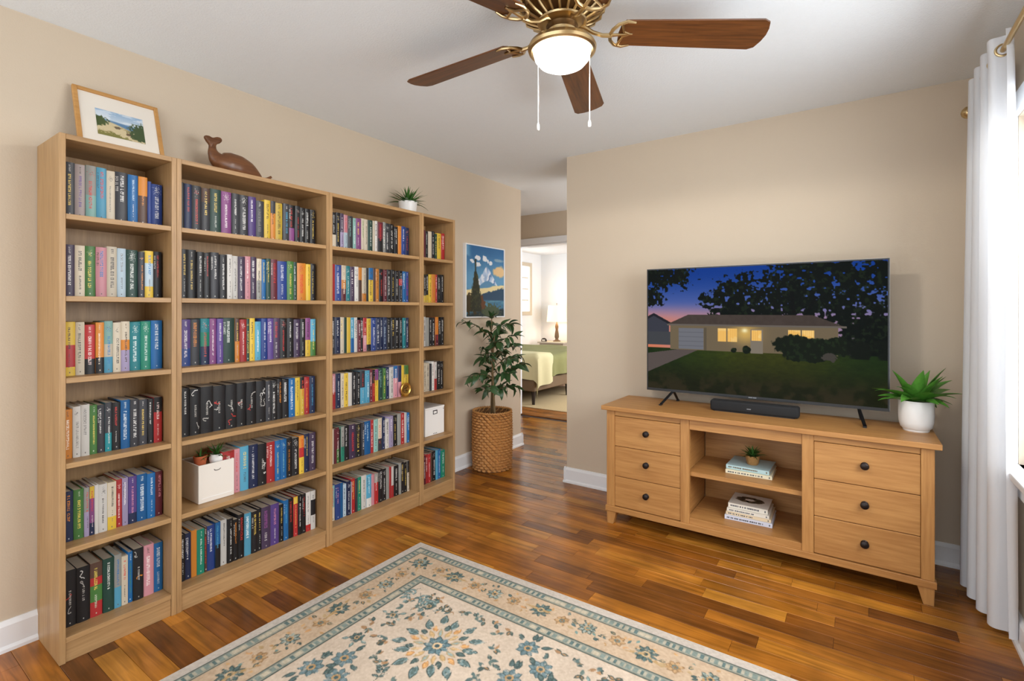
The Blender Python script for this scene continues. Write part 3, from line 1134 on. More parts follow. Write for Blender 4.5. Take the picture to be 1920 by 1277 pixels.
placed = []
for cu, cv, s in ((.68, .59, .175), (1.08, .47, .0), (.36 + .06, .92, .0), (1.45, .60, .175), (1.065, .98, .19), (.62, 1.3, .17), (1.5, 1.3, .17)):
    if s > 0:
        medallion(cu, cv, s)
        placed.append((cu, cv, s * 1.08))
for cu, cv in ((1.08, .47), (1.16, .55), (1.01, .57), (.44, .84), (.50, .92), (.38, .94), (.98, .40)):
    rosette(cu, cv, .05, 8, (116, 136, 140), (76, 95, 97), GOLDC, rr_.random())
    for k in range(5):
        a = rr_.uniform(0, 6.28)
        leafp(cu + .05 * math.cos(a), cv + .05 * math.sin(a), .05, .011, a, TEAL, DTEAL)
    placed.append((cu, cv, .09))
tries = 0
while tries < 9000:
    tries += 1
    cu, cv = rr_.uniform(.35, RW - .35), rr_.uniform(.345, 1.6)
    rad = rr_.choice([.020, .024, .024, .026, .034, .05])
    if any(math.hypot(cu - a, cv - b2) < .97 * (rad + c_) for a, b2, c_ in placed):
        continue
    placed.append((cu, cv, rad))
    if rad > .045:
        sprig(cu, cv, .085, rr_.uniform(0, 6.28), (112, 132, 130), DTEAL)
    elif rad > .030:
        rosette(cu, cv, .034, 7, TEAL, DTEAL, GOLDC, rr_.random())
        for k in range(3):
            a = rr_.uniform(0, 6.28)
            leafp(cu + .03 * math.cos(a), cv + .03 * math.sin(a), .032, .008, a, (150, 170, 164), TEAL)
    else:
        for k in range(rr_.choice([3, 4, 5])):
            a = rr_.uniform(0, 6.28)
            leafp(cu, cv, .032, .0085, a, rr_.choice([TEAL, (160, 126, 94), (174, 136, 100), (106, 122, 116)]), rr_.choice([DTEAL, None]))
# corner sprays inside the field
for k in range(2):
    sprig(.335 + .03 * k, .335 + .03 * k, .10, PI / 4 + rr_.uniform(-.9, .9), (140, 162, 160), TEAL)
img += ((fbm(U * 120, V * 120, 31, 2) - 0.5) * 26)[..., None]
rug_col = lin(np.clip(img, 0, 255))
keep = [k for k in range(nv) if vs_[k] * RL < 1.36 or k % 5 == 0 or k == nv - 1]
rug = thing('area_rug', 'cream oriental rug with teal and gold floral pattern on the wooden floor', 'rug', ((RX0 + RX1) / 2, (RY0 + RY1) / 2, 0))
grid_obj('pile', M_RUG, rug, (RX0, RY1, 0.009), (RW, 0, 0), (0, -RL, 0), us, vs_[keep], rug_col[keep])
w = MB()
M_RUGE = plain('rug_binding', (200, 190, 174), 0.95, var=0.08, scale=120)
w.tube([(RX0, RY1, .0046), (RX0, RY0, .0046)], .0046, 8)
w.tube([(RX0, RY1, .0046), (RX1, RY1, .0046)], .0046, 8)
w.tube([(RX1, RY1, .0046), (RX1, RY0, .0046)], .0046, 8)
w.tube([(RX1, RY0, .0046), (RX0, RY0, .0046)], .0046, 8)
w.build('binding', M_RUGE, rug)
MB().box(RX0, RX1, RY0, RY1, 0.0006, 0.0085).build('backing', M_RUGE, rug)

# ------------------------------------------------------------------ media console
FY = 2.906
con = thing('media_console', 'long oak media console with six drawers under the television', 'console', (-0.507, 3.11, 0))
CB = 3.325
MB().box(-1.318, 0.303, 2.878, CB + 0.01, 0.704, 0.730).build('top_board', M_CONX, con, bevel=0.003, seg=2)
for x0, x1 in ((-1.290, -1.2385), (0.2305, 0.279)):
    MB().box(x0, x1, FY - 0.004, FY + 0.05, 0.112, 0.704).build('front_post', M_CONZ, con, bevel=0.0015)
    MB().box(x0 + 0.004, x1 - 0.004, FY + 0.05, CB, 0.112, 0.704).build('side_panel', M_CONZ, con)
for x0, x1 in ((-0.838, -0.789), (-0.235, -0.184)):
    MB().box(x0, x1, FY - 0.003, FY + 0.022, 0.112, 0.704).build('divider_post', M_CONZ, con, bevel=0.001)
    MB().box(x0 + 0.015, x1 - 0.015, FY + 0.022, CB - 0.01, 0.112, 0.704).build('divider_panel', M_CONY, con)
MB().box(-1.297, 0.286, FY - 0.010, FY + 0.03, 0.079, 0.112).build('base_rail', M_CONX, con, bevel=0.002)
MB().box(-1.285, 0.274, FY + 0.03, CB, 0.085, 0.110).build('bottom_board', M_CONX, con)
for x0, x1 in ((-1.2385, -0.838), (-0.184, 0.2305)):
    MB().box(x0 + 0.0003, x1 - 0.0003, FY + 0.003, FY + 0.022, 0.671, 0.704).build('apron', M_CONX, con, bevel=0.001)
MB().box(-0.7887, -0.2353, FY + 0.001, FY + 0.022, 0.645, 0.704).build('apron', M_CONX, con, bevel=0.001)
MB().box(-0.7887, -0.2353, FY + 0.001, FY + 0.022, 0.112, 0.146).build('bottom_fascia', M_CONX, con, bevel=0.001)
MB().box(-0.80, -0.222, FY + 0.022, CB - 0.01, 0.130, 0.144).build('bay_floor', M_CONX, con)
MB().box(-0.80, -0.222, CB - 0.01, CB, 0.112, 0.704).build('back_panel', M_CONX, con)
MB().box(-0.803, -0.2205, FY + 0.026, CB - 0.011, 0.376, 0.400).build('bay_shelf', M_CONX, con, bevel=0.001)
for (x0, x1), big in (((-1.2375, -0.8390), 0), ((-0.1825, 0.2295), 1)):
    for k in range(3):
        z0 = 0.116 + k * 0.185
        d = MB().box(x0, x1, FY, FY + 0.018, z0, z0 + 0.182).build('drawer', M_CONX, con, bevel=0.0018)
        xm, zm = (x0 + x1) / 2, z0 + 0.098
        KS = 1.42
        kb = MB().lathe([(0.0, 0.026), (0.007, 0.0255), (0.0115, 0.0225), (0.0128, 0.018), (0.011, 0.0135), (0.0062, 0.010), (0.0055, 0.004), (0.0105, 0.002), (0.0115, 0.0)], 20)
        kb.v = [(xm + KS * a, FY - c_, zm + KS * b2) for a, b2, c_ in kb.v]
        kb.build('knob', M_BRONZE, d, smooth=True)
for sx in (0, 1):
    for sy in (0, 1):
        xo = -1.290 if sx == 0 else 0.279
        s = 1 if sx == 0 else -1
        yo = FY - 0.004 if sy == 0 else CB
        t = 1 if sy == 0 else -1
        top = [(xo, yo), (xo + s * 0.062, yo), (xo + s * 0.062, yo + t * 0.055), (xo, yo + t * 0.055)]
        bot = [(xo + s * .002, yo + t * .002), (xo + s * 0.040, yo + t * .002), (xo + s * 0.040, yo + t * 0.042), (xo + s * .002, yo + t * 0.042)]
        w = MB().add([(a, b2, 0) for a, b2 in bot] + [(a, b2, 0.079 if sy == 0 else 0.085) for a, b2 in top],
                     [(3, 2, 1, 0), (4, 5, 6, 7), (0, 1, 5, 4), (1, 2, 6, 5), (2, 3, 7, 6), (3, 0, 4, 7)])
        w.build('foot', M_CONZ, con, bevel=0.0015)

# ------------------------------------------------------------------ television
TX0, TX1, TZ0, TZ1, TY = -1.139, 0.130, 0.802, 1.587, 3.200
tv = thing('television', 'large flat television showing a house at dusk on the oak console', 'television', ((TX0 + TX1) / 2, TY + 0.02, 0.73))
w = MB()
e = 0.007
w.box(TX0, TX1, TY, TY + 0.03, TZ0, TZ0 + 0.016)
w.box(TX0, TX1, TY, TY + 0.03, TZ1 - e, TZ1)
w.box(TX0, TX0 + e, TY, TY + 0.03, TZ0 + 0.016, TZ1 - e)
w.box(TX1 - e, TX1, TY, TY + 0.03, TZ0 + 0.016, TZ1 - e)
w.build('bezel', M_BLACK, tv)
MB().box(TX0 + 0.002, TX1 - 0.002, TY + 0.012, TY + 0.034, TZ0 + 0.002, TZ1 - 0.002).build('back_shell', M_BLACK, tv, bevel=0.004)
w = MB()
w.box(TX0 - .0015, TX1 + .0015, TY + 0.004, TY + 0.026, TZ1, TZ1 + .0015)
w.box(TX0 - .0015, TX0, TY + 0.004, TY + 0.026, TZ0, TZ1)
w.box(TX1, TX1 + .0015, TY + 0.004, TY + 0.026, TZ0, TZ1)
w.build('metal_edge', M_LINE, tv)
w = MB()
for k in range(7):
    if k != 3:
        w.box(-0.530 + k * 0.0062, -0.5255 + k * 0.0062, TY - 0.0005, TY + 0.001, TZ0 + 0.006, TZ0 + 0.011)
    else:
        w.box(-0.530 + k * 0.0062, -0.5270 + k * 0.0062, TY - 0.0005, TY + 0.001, TZ0 + 0.006, TZ0 + 0.011)
w.build('maker_mark', M_LINE, tv)['kind'] = 'stuff'
for xt, xf, xb in ((-0.972, -1.012, -0.968), (0.000, 0.026, 0.012)):
    w = MB()
    w.tube([(xt, TY + 0.018, TZ0 + 0.004), (xf, TY - 0.105, 0.737)], 0.0085, 8, flat=0.8)
    w.tube([(xt, TY + 0.018, TZ0 + 0.004), (xb, TY + 0.098, 0.737)], 0.0085, 8, flat=0.8)
    w.box(xf - 0.008, xf + 0.008, TY - 0.125, TY - 0.095, 0.7302, 0.738)
    w.box(xb - 0.008, xb + 0.008, TY + 0.088, TY + 0.113, 0.7302, 0.738)
    w.build('leg', M_BLACK, tv)
# the picture on the screen
nu, nv = 500, 300
us2, vs2 = np.linspace(0, 1, nu), np.linspace(0, 1, nv)
u, v = np.meshgrid(us2, vs2)
g1, g2 = fbm(u * 22, v * 13, 5, 5), fbm(u * 75, v * 44, 8, 3)
img = np.zeros((nv, nu, 3))
sky = step(0.0, 0.42, v)[..., None]
img = np.array((16, 58, 140.)) * (1 - sky) + np.array((96, 108, 170.)) * sky
img = mixc(img, step(0.26, 0.42, v) * (0.9 - 0.5 * u), (206, 138, 132))
img = mixc(img, 0.8 * step(0.36, 0.46, v) * step(0.25, 0.0, u), (214, 120, 80))


def blob(cu, cv, ru, rv, rough=.9, fine=1.15):
    d = np.hypot((u - cu) / ru, (v - cv) / rv)
    return step(.06, -.06, d - 1 + (g1 - .5) * rough + (g2 - .5) * fine)


tree = np.zeros_like(u)
for q in ((.43, .25, .13, .17), (.33, .27, .07, .06), (.40, .36, .10, .09), (.50, .33, .05, .07), (.70, .14, .17, .16), (.80, .13, .17, .17), (.62, .27, .08, .10),
          (.72, .30, .09, .08), (.88, .30, .12, .20), (.97, .45, .15, .25), (.05, .05, .10, .13), (.14, .05, .09, .11), (.02, .22, .055, .10), (.56, .36, .06, .07), (.95, .1, .1, .15)):
    tree = np.maximum(tree, blob(*q))
tree = tree * (1 - step(.70, .76, fbm(u * 60, v * 38, 15, 2)) * (v < .40))
img = mixc(img, tree, (10, 17, 11))
img += (tree * (g2 > .62) * 16)[..., None] * np.array((.8, 1, .5))
img = mixc(img, (np.abs(u - .655 - .06 * (v - .2)) < .008) * (v > .2) * (v < .42), (10, 14, 10))
img = mixc(img, (np.abs(u - .72 + .25 * (v - .35)) < .008) * (v > .25) * (v < .42), (10, 14, 10))
# neighbour on the left, fence
img = mixc(img, (u < .11) * (v > .37 + .9 * np.abs(u - .03)) * (v < .62), (58, 60, 70))
img = mixc(img, (u < .13) * (v > .52) * (v < .63), (66, 68, 72))
img = mixc(img, (u < .13) * (np.abs(v - .375 - .9 * np.abs(u - .03)) < .012), (34, 34, 40))
# lawn
lawn = v > .655 + .0 * u
lg = step(.98, .66, v)
lc = np.stack([24 + 26 * lg * step(0, .5, u) * step(1.0, .6, u) + 8 * g1, 27 + 28 * lg * (.5 + .5 * step(0, .4, u) * step(1.05, .6, u)) + 8 * g1, 12 + 4 * lg], -1)
lc = lc * (0.86 + .28 * fbm(u * 60, v * 90, 91, 3)[..., None])
img = np.where(lawn[..., None], lc, img)
img = mixc(img, .5 * lawn * step(.78, .98, v) * step(.42, .6, g1), (60, 48, 34))
# drive
img = mixc(img, (v > .655) * (u < .26 - 1.25 * (v - .655) + .0) * (v > .705 - .27 * (u - .0)), (88, 78, 74))
# house
wall = (u > .115) * (u < .83) * (v > .44) * (v < .665)
img = mixc(img, wall, (112, 98, 76))
glow = np.exp(-(((u - .465) / .055) ** 2 + ((v - .52) / .075) ** 2))
img = mixc(img, wall * .75 * glow, (244, 196, 96))
img = mixc(img, (u > .28) * (u < .292) * (v > .48) * (v < .665), (92, 82, 66))
roof = (v > .375) * (v < .458) * (u > .205 - (v - .375) * 1.30) * (u < .735 + (v - .375) * 1.45)
img = mixc(img, roof, (70, 60, 54))
img += (roof * (g2 - .5) * 10)[..., None]
img = mixc(img, (np.abs(v - .459) < .006) * (u > .10) * (u < .86), (104, 96, 88))
img = mixc(img, (u > .158) * (u < .278) * (v > .487) * (v < .657), (112, 113, 120))
for q in range(4):
    img = mixc(img, .35 * (u > .158) * (u < .278) * (np.abs(v - (.52 + q * .037)) < .003), (80, 80, 86))


def lit(u0, u1, v0, v1):
    global img
    k = (u > u0) * (u < u1) * (v > v0) * (v < v1)
    img = mixc(img, k, (250, 196, 104))
    img = mixc(img, .5 * k * (g1 > .5), (255, 222, 150))
    img = mixc(img, .45 * k * (np.modf(u * 130)[0] < .25), (200, 140, 60))


lit(.343, .381, .482, .588)
lit(.388, .430, .482, .588)
lit(.643, .690, .487, .545)
lit(.697, .743, .487, .545)
img = mixc(img, (u > .487) * (u < .54) * (v > .485) * (v < .67), (128, 118, 104))
lit(.492, .535, .492, .575)
img = mixc(img, np.exp(-(((u - .463) / .012) ** 2 + ((v - .497) / .016) ** 2)), (255, 244, 190))
bush = np.maximum.reduce([blob(.67, .60, .085, .075, .3, .5), blob(.76, .62, .09, .085, .3, .5), blob(.83, .60, .05, .07, .3, .5), blob(.47, .645, .018, .03, .3, .4), blob(.415, .652, .013, .02, .3, .4), blob(.72, .67, .10, .05, .3, .4)])
img = mixc(img, bush, (18, 26, 14))
img += (bush * (g2 > .6) * 14)[..., None] * np.array((.7, 1, .5))
img = mixc(img, blob(.80, .675, .028, .03, .3), (66, 62, 56))
img = mixc(img, (u > .86) * (v > .55) * (v < .68) * step(.35, .5, g1), (16, 22, 14))
scr = lin(np.clip(img, 0, 255))
grid_obj('screen', M_SCREEN, tv, (TX0 + e, TY + 0.0018, TZ1 - e), (TX1 - TX0 - 2 * e, 0, 0), (0, 0, -(TZ1 - TZ0 - e - 0.016)), us2, vs2, scr)

sb = thing('soundbar', 'low black soundbar in front of the television', 'soundbar', (-0.493, 3.135, 0.73))
MB().box(-0.722, -0.264, 3.098, 3.172, 0.7335, 0.794).build('body', M_BLACKF, sb, bevel=0.012, seg=3, smooth=True)
w = MB()
for k in range(4):
    w.box(-0.522 + k * .0055, -0.518 + k * .0055, 3.0972, 3.0985, 0.757, 0.762)
w.build('maker_mark', M_LINE, sb)['kind'] = 'stuff'
MB().box(-0.70, -0.286, 3.105, 3.165, 0.7302, 0.736).build('foot_pad', M_BLACK, sb)

# ------------------------------------------------------------------ plants
def leaf_mesh(name, mat, wd, bend, fold=0.25, n=7, tip=0.75, start=0.15):
    """unit leaf along +x, curving down by bend radians"""
    vs_, fs_ = [], []
    x = z = 0.0
    for k in range(n + 1):
        t = k / n
        a = bend * t
        if k:
            x += math.cos(a) / n
            z -= math.sin(a) / n
        hw = wd * max(0.03, (math.sin(PI * min(1.0, start + (1 - start) * t ** tip))) ** 0.9)
        up = hw * fold
        sa, ca = math.sin(a), math.cos(a)
        vs_ += [(x + sa * up, -hw, z + ca * up), (x, 0, z), (x + sa * up, hw, z + ca * up)]
    for k in range(n):
        i = k * 3
        fs_ += [(i, i + 3, i + 4, i + 1), (i + 1, i + 4, i + 5, i + 2)]
    m_ = MB()
    m_.v, m_.f = vs_, fs_
    return m_.mesh(name, mat, smooth=False, fix=False)


def smooth_me(me):
    me.polygons.foreach_set('use_smooth', [True] * len(me.polygons))
    return me


def put_leaf(me, root, p, az, el, L, roll=0.0, wscale=1.0):
    return inst('leaf', me, root, p, (roll, -el, az), (L, L * wscale, L))


prng = random.Random(21)

# tall plant in the wicker basket by the doorway
BX, BY = -2.535, 3.375
bk = thing('wicker_basket', 'tall round woven wicker basket on the floor beside the doorway', 'basket', (BX, BY, 0))
R0, H0 = 0.166, 0.478
nA, nZ = 200, 150
vs_, fs_ = [], []
for i in range(nZ + 1):
    z = H0 * i / nZ
    row = z / 0.0225
    ri = math.floor(row)
    prof_ = abs(math.sin(PI * row))
    rad = R0 * (0.955 + 0.055 * math.sin(PI * (0.1 + 0.75 * i / nZ)))
    for k in range(nA):
        a = 2 * PI * k / nA
        br = 0.5 + 0.5 * math.sin(a * 22 + (PI if ri % 2 else 0) + 2.2 * (row - ri))
        r_ = rad + 0.024 * prof_ ** .6 * (0.08 + 0.92 * br) - 0.015
        vs_.append((BX + r_ * math.cos(a), BY + r_ * math.sin(a), z))
for i in range(nZ):
    for k in range(nA):
        k2 = (k + 1) % nA
        fs_.append((i * nA + k, i * nA + k2, (i + 1) * nA + k2, (i + 1) * nA + k))
w = MB()
w.v, w.f = vs_, fs_
w.build('woven_wall', M_WICKER, bk, fix=False, smooth=True)
MB().lathe([(R0 * .90, 0.002), (R0 * .92, H0 - 0.004)], 48, (BX, BY, 0), cap=False).build('lining', M_WICKERIN, bk, smooth=True)
MB().lathe([(0.0, 0.001), (R0 * .93, 0.001), (R0 * .93, 0.012), (0.0, 0.012)], 48, (BX, BY, 0)).build('base', M_WICKERIN, bk)
w = MB()
pts = []
for k in range(97):
    a = 2 * PI * k / 96
    pts.append((BX + (R0 * .965 + .002 * math.sin(48 * a)) * math.cos(a), BY + (R0 * .965 + .002 * math.sin(48 * a)) * math.sin(a), H0 + .003 * math.cos(48 * a)))
w.tube(pts, 0.0085, 8)
w.build('rim', M_WICKER, bk, smooth=True)

fp = thing('potted_tree', 'tall dark green leafy plant growing from the wicker basket', 'plant', (BX, BY, 0.014))
MB().lathe([(0.0, 0.0), (0.125, 0.0), (0.14, 0.40), (0.0, 0.405)], 32, (BX, BY, 0.014)).build('soil', M_SOIL, fp, smooth=True)
LFD = [smooth_me(leaf_mesh('leaf', M_LEAFD, 0.19, b2, 0.3, 7)) for b2 in (0.5, 0.9, 1.3)]
stems = []
for sx, sy, tx, ty, top in ((0.0, 0.0, -.01, .02, 1.25), (.022, -.012, .05, -.05, 1.14), (-.018, .012, -.03, .06, 1.06)):
    pts = []
    for k in range(9):
        t = k / 8
        pts.append((BX + sx + tx * t * t + .008 * math.sin(5 * t + sx * 90), BY + sy + ty * t * t + .008 * math.cos(4 * t), 0.40 + (top - 0.40) * t))
    stems.append(pts)
    MB().tube(pts, [0.0105 - 0.0065 * k / 8 for k in range(9)], 7).build('stem', M_STEM, fp, smooth=True)
bi = 0
for si, pts in enumerate(stems):
    nb = (10, 9, 8)[si]
    for q in range(nb):
        t = 0.27 + 0.73 * (q + (0, .5, .25)[si] + prng.uniform(-.35, .35)) / nb
        t = min(t, 1.0)
        f_ = t * 8
        i0 = min(7, int(f_))
        p = Vector(pts[i0]).lerp(Vector(pts[i0 + 1]), f_ - i0)
        az = bi * 2.39996 + prng.uniform(-.3, .3)
        bi += 1
        L = prng.uniform(.18, .25) * (1.0 - .35 * max(0, t - .75) / .25)
        if math.cos(az) < -0.35:
            L = min(L, 0.10)
        elif abs(math.sin(az)) > .5:
            L *= 1.18
        el = prng.uniform(.7, 1.25) + .4 * max(0, t - .8) / .2
        bp = [p]
        for k in range(1, 6):
            s = k / 5
            bp.append(p + Vector((math.cos(az) * L * s, math.sin(az) * L * s, L * (el * s - 0.62 * s * s))))
        MB().tube(bp, [.0032, .0028, .0025, .0022, .0018, .0014], 5).build('twig', M_STEM, fp, smooth=True)
        nl = 11 if L > .12 else 7
        for k in range(nl):
            s = 0.28 + 0.72 * k / (nl - 1)
            f2 = s * 5
            i2 = min(4, int(f2))
            lp = bp[i2].lerp(bp[i2 + 1], f2 - i2)
            sg = 1 if k % 2 else -1
            la = az + (sg * prng.uniform(.6, 1.15) if k < nl - 1 else 0)
            LL = prng.uniform(.078, .112)
            if lp.x + LL * math.cos(la) < XL + 0.03:
                la = math.atan2(math.sin(la), abs(math.cos(la)) * .3)
                LL *= .75
            put_leaf(prng.choice(LFD), fp, lp - fp.location, la, prng.uniform(-.75, .75), LL, prng.uniform(-.9, .9), prng.uniform(.85, 1.15))
top = Vector(stems[0][-1])
for k in range(8):
    put_leaf(LFD[k % 2], fp, top - fp.location, k * 2.4, prng.uniform(.5, 1.25), prng.uniform(.08, .115), 0)


def pot_plant(name, label, loc, prof_, mat, soil, leaves, lmat, group=None, pot_name='pot', n=40):
    r = thing(name, label, 'plant', loc, group)
    MB().lathe(prof_, n, loc).build(pot_name, mat, r, smooth=True)
    MB().lathe([(0.0, soil[1]), (soil[0], soil[1] - .002)], 24, loc, cap=False).build('soil', M_SOIL, r)
    for me, p, az, el, L, ro, ws in leaves:
        put_leaf(me, r, p, az, el, L, ro, ws)
    return r


# potted plant on the console
LFM = [smooth_me(leaf_mesh('leaf', M_LEAFM, 0.185, b2, 0.35, 8)) for b2 in (0.3, 0.7, 1.05)]
lv = []
for k in range(26):
    t = k / 25
    az = k * 2.39996 + prng.uniform(-.2, .2)
    el = 1.35 - 0.98 * t + prng.uniform(-.1, .1)
    L = prng.uniform(.155, .185) * (1.0 if k < 18 else .85)
    if k < 4:
        L = (.205, .185, .19, .175)[k]
    if math.cos(az) < -.3 and math.sin(az) > -.35:
        az = -abs(az % PI) - .2
    m_ = LFM[0] if k < 6 else LFM[1 if k % 3 else 2]
    lv.append((m_, (.02 * math.cos(az), .02 * math.sin(az), .134), az, el, L, prng.uniform(-.3, .3), prng.uniform(.85, 1.1)))
pp = [(0.0, 0.0), (.051, 0.0), (.053, .006), (.051, .0075), (.062, .018), (.069, .045), (.071, .08), (.071, .146), (.069, .149), (.066, .146), (.065, .125), (0.0, .122)]
pot_plant('potted_plant', 'broad-leaved green plant in a white ceramic pot on the console', (0.232, 3.155, 0.730), pp, M_WHITE, (.066, .130), lv, M_LEAFM)


def spiky(n, L0, L1, me_list, r0, z0, seed, lo=0.1):
    g = random.Random(seed)
    out = []
    for k in range(n):
        t = k / (n - 1)
        az = k * 2.39996 + g.uniform(-.2, .2)
        el = 1.45 - (1.45 - lo) * t ** .8 + g.uniform(-.08, .08)
        out.append((me_list[k % len(me_list)], (r0 * t * math.cos(az), r0 * t * math.sin(az), z0), az, el, g.uniform(L0, L1), 0, 1))
    return out


LFS = [smooth_me(leaf_mesh('leaf', M_LEAFS, 0.085, b2, 0.3, 6, tip=.6, start=.3)) for b2 in (0.25, 0.7)]
pp = [(0.0, 0.0), (.050, 0.0), (.056, .01), (.064, .085), (.066, .092), (.063, .093), (.060, .086), (0.0, .080)]
pot_plant('potted_plant', 'small spiky green plant in a white pot on top of the third bookcase', (-2.585, 2.462, TOPZ), pp, M_WHITE, (.060, .086),
          spiky(46, .10, .145, LFS, .035, .084, 3), M_LEAFS)

# ------------------------------------------------------------------ things on top of the bookcases
FR0 = (-2.600, 0.830, TOPZ)
pf = thing('picture_frame', 'wood framed coastal picture with wide white mat leaning on the wall', 'picture', FR0)
FW, FH, FT = 0.310, 0.300, 0.016
w = MB()
yc = FR0[1]
ya, yb, za, zb = yc - FW / 2, yc + FW / 2, TOPZ + .001, TOPZ + FH
w.box(FR0[0] - FT, FR0[0], ya, ya + FT, za, zb)
w.box(FR0[0] - FT, FR0[0], yb - FT, yb, za, zb)
w.box(FR0[0] - FT, FR0[0], ya + FT, yb - FT, za, za + FT)
w.box(FR0[0] - FT, FR0[0], ya + FT, yb - FT, zb - FT, zb)
w.build('frame', M_FRAME, pf, bevel=0.0015)
MB().box(FR0[0] - .012, FR0[0] - .007, ya + FT, yb - FT, za + FT, zb - FT).build('mat_board', M_PAPER, pf)
nu, nv = 110, 90
us2, vs2 = np.linspace(0, 1, nu), np.linspace(0, 1, nv)
u, v = np.meshgrid(us2, vs2)
g1, g2 = fbm(u * 9, v * 7, 41, 4), fbm(u * 26, v * 20, 43, 3)
img = np.zeros((nv, nu, 3)) + np.array((150, 178, 206.))
img = mixc(img, step(.0, .4, v), (190, 206, 220))
img = mixc(img, .6 * step(.5, .65, fbm(u * 5, v * 9, 12)) * (v < .4), (232, 236, 240))
img = mixc(img, step(-.03, .03, v - .34 - .10 * u), (96, 132, 168))
sand = step(-.04, .04, v - .44 - .18 * u + .06 * np.sin(6 * u))
img = mixc(img, sand, (208, 192, 154))
img = mixc(img, sand * step(.5, .7, g1), (176, 160, 118))
img = mixc(img, step(.1, -.1, np.hypot((u - .0) / .25, (v - .45) / .2) - 1 + (g2 - .5)), (74, 88, 52))
img = mixc(img, step(.1, -.1, np.hypot((u - 1.0) / .32, (v - .62) / .36) - 1 + (g2 - .5)), (70, 86, 56))
img = mixc(img, step(.1, -.1, np.hypot((u - .2) / .5, (v - 1.05) / .2) - 1 + (g2 - .5)), (128, 124, 70))
img = mixc(img, .8 * step(.1, -.1, np.hypot((u - .42) / .06, (v - .6) / .05) - 1 + (g2 - .5)), (84, 70, 54))
img = mixc(img, .8 * step(.1, -.1, np.hypot((u - .64) / .05, (v - .78) / .05) - 1 + (g2 - .5)), (92, 74, 58))
grid_obj('print', M_PICT, pf, (FR0[0] - .0062, yc - .085, TOPZ + .215), (0, .172, 0), (0, 0, -.125), us2, vs2, lin(np.clip(img, 0, 255)))
pf.rotation_euler = (0, -math.radians(18.5), 0)

wh = thing('carved_whale', 'dark carved wooden whale with raised tail on the second bookcase', 'figurine', (-2.585, 1.30, TOPZ))
spine = [(-.122, .150, .015), (-.123, .125, .018), (-.117, .100, .027), (-.094, .074, .044), (-.047, .066, .060), (.004, .062, .060), (.052, .050, .050), (.092, .033, .032),
         (.122, .024, .015), (.150, .034, .009), (.174, .052, .006)]
w = MB()
N = 20
P = []
ref = [Vector((0, a, b2)) for a, b2, c_ in spine]
fine, rad = [], []
for k in range(len(ref) - 1):
    p0, p1, p2, p3 = ref[max(0, k - 1)], ref[k], ref[k + 1], ref[min(len(ref) - 1, k + 2)]
    for q in range(4):
        t = q / 4
        fine.append(0.5 * ((2 * p1) + (p2 - p0) * t + (2 * p0 - 5 * p1 + 4 * p2 - p3) * t * t + (3 * p1 - p0 - 3 * p2 + p3) * t ** 3))
        rad.append(spine[k][2] * (1 - t) + spine[k + 1][2] * t)
fine.append(ref[-1])
rad.append(spine[-1][2])
for i, p in enumerate(fine):
    t = (fine[min(i + 1, len(fine) - 1)] - fine[max(i - 1, 0)]).normalized()
    nrm = Vector((1, 0, 0)).cross(t)
    for k in range(N):
        a = 2 * PI * k / N
        q = p + nrm * (rad[i] * math.sin(a)) + Vector((rad[i] * .72 * math.cos(a), 0, 0))
        q.z = max(q.z, 0.0005)
        P.append((-2.585 + q.x, 1.30 + q.y, TOPZ + q.z))
F = [(i * N + k, i * N + (k + 1) % N, (i + 1) * N + (k + 1) % N, (i + 1) * N + k) for i in range(len(fine) - 1) for k in range(N)]
F += [tuple(range(N))[::-1], tuple((len(fine) - 1) * N + k for k in range(N))]
w.add(P, F)
w.build('body', M_CARVED, wh, smooth=True)
fl = [(-.163, .172), (-.156, .181), (-.140, .182), (-.124, .176), (-.104, .187), (-.088, .187), (-.080, .180), (-.081, .168), (-.092, .157), (-.106, .150), (-.110, .128),
      (-.136, .122), (-.139, .140), (-.152, .154)]
w = MB().prism(fl[::-1], .022, lambda a, b2, c_: (-2.596 + c_, 1.30 + a, TOPZ + b2))
w.build('tail_fluke', M_CARVED, wh, bevel=0.007, seg=3, smooth=True)

# ------------------------------------------------------------------ boxes and ornaments on the shelves
z5 = SHELF_Z[4]
bn = thing('storage_bin', 'open off-white storage bin holding two little plant pots, fifth shelf', 'storage box', (-2.60, 1.160, z5))
w = MB()
x0, x1, y0, y1, h = -2.690, -2.500, 1.078, 1.238, 0.178
w.box(x1 - .006, x1, y0, y1, z5 + .001, z5 + h)
w.box(x0, x0 + .006, y0, y1, z5 + .001, z5 + h)
w.box(x0 + .006, x1 - .006, y0, y0 + .006, z5 + .001, z5 + h)
w.box(x0 + .006, x1 - .006, y1 - .006, y1, z5 + .001, z5 + h)
w.build('wall', M_WBOX, bn, bevel=0.001)
MB().box(x0 + .006, x1 - .006, y0 + .006, y1 - .006, z5 + .001, z5 + .150).build('insert', M_WBOX, bn)
w = MB()
pts = [(x1 + .0012, 1.160 + .014 * math.cos(a), z5 + .147 + .007 * math.sin(a)) for a in [PI + PI * k / 12 for k in range(13)]]
w.tube(pts, .0014, 6)
w.build('handle_slot', M_BRONZE, bn)
MB().box(x1, x1 + .0012, y0 + .012, y1 - .012, z5 + .020, z5 + .024).build('seam', M_WHITE, bn)
pp = [(0.0, 0.0), (.021, 0.0), (.028, .046), (.030, .047), (.030, .056), (.027, .056), (.025, .048), (0.0, .046)]
pot_plant('potted_plant', 'tiny plant in an orange terracotta pot in the off-white bin', (-2.575, 1.118, z5 + .1502), pp, M_TERRA, (.026, .050),
          spiky(14, .035, .055, LFS, .012, .048, 5), M_LEAFS, 'little pots in the bin')
pp = [(0.0, 0.0), (.020, 0.0), (.030, .018), (.033, .034), (.030, .052), (.027, .056), (.024, .052), (0.0, .046)]
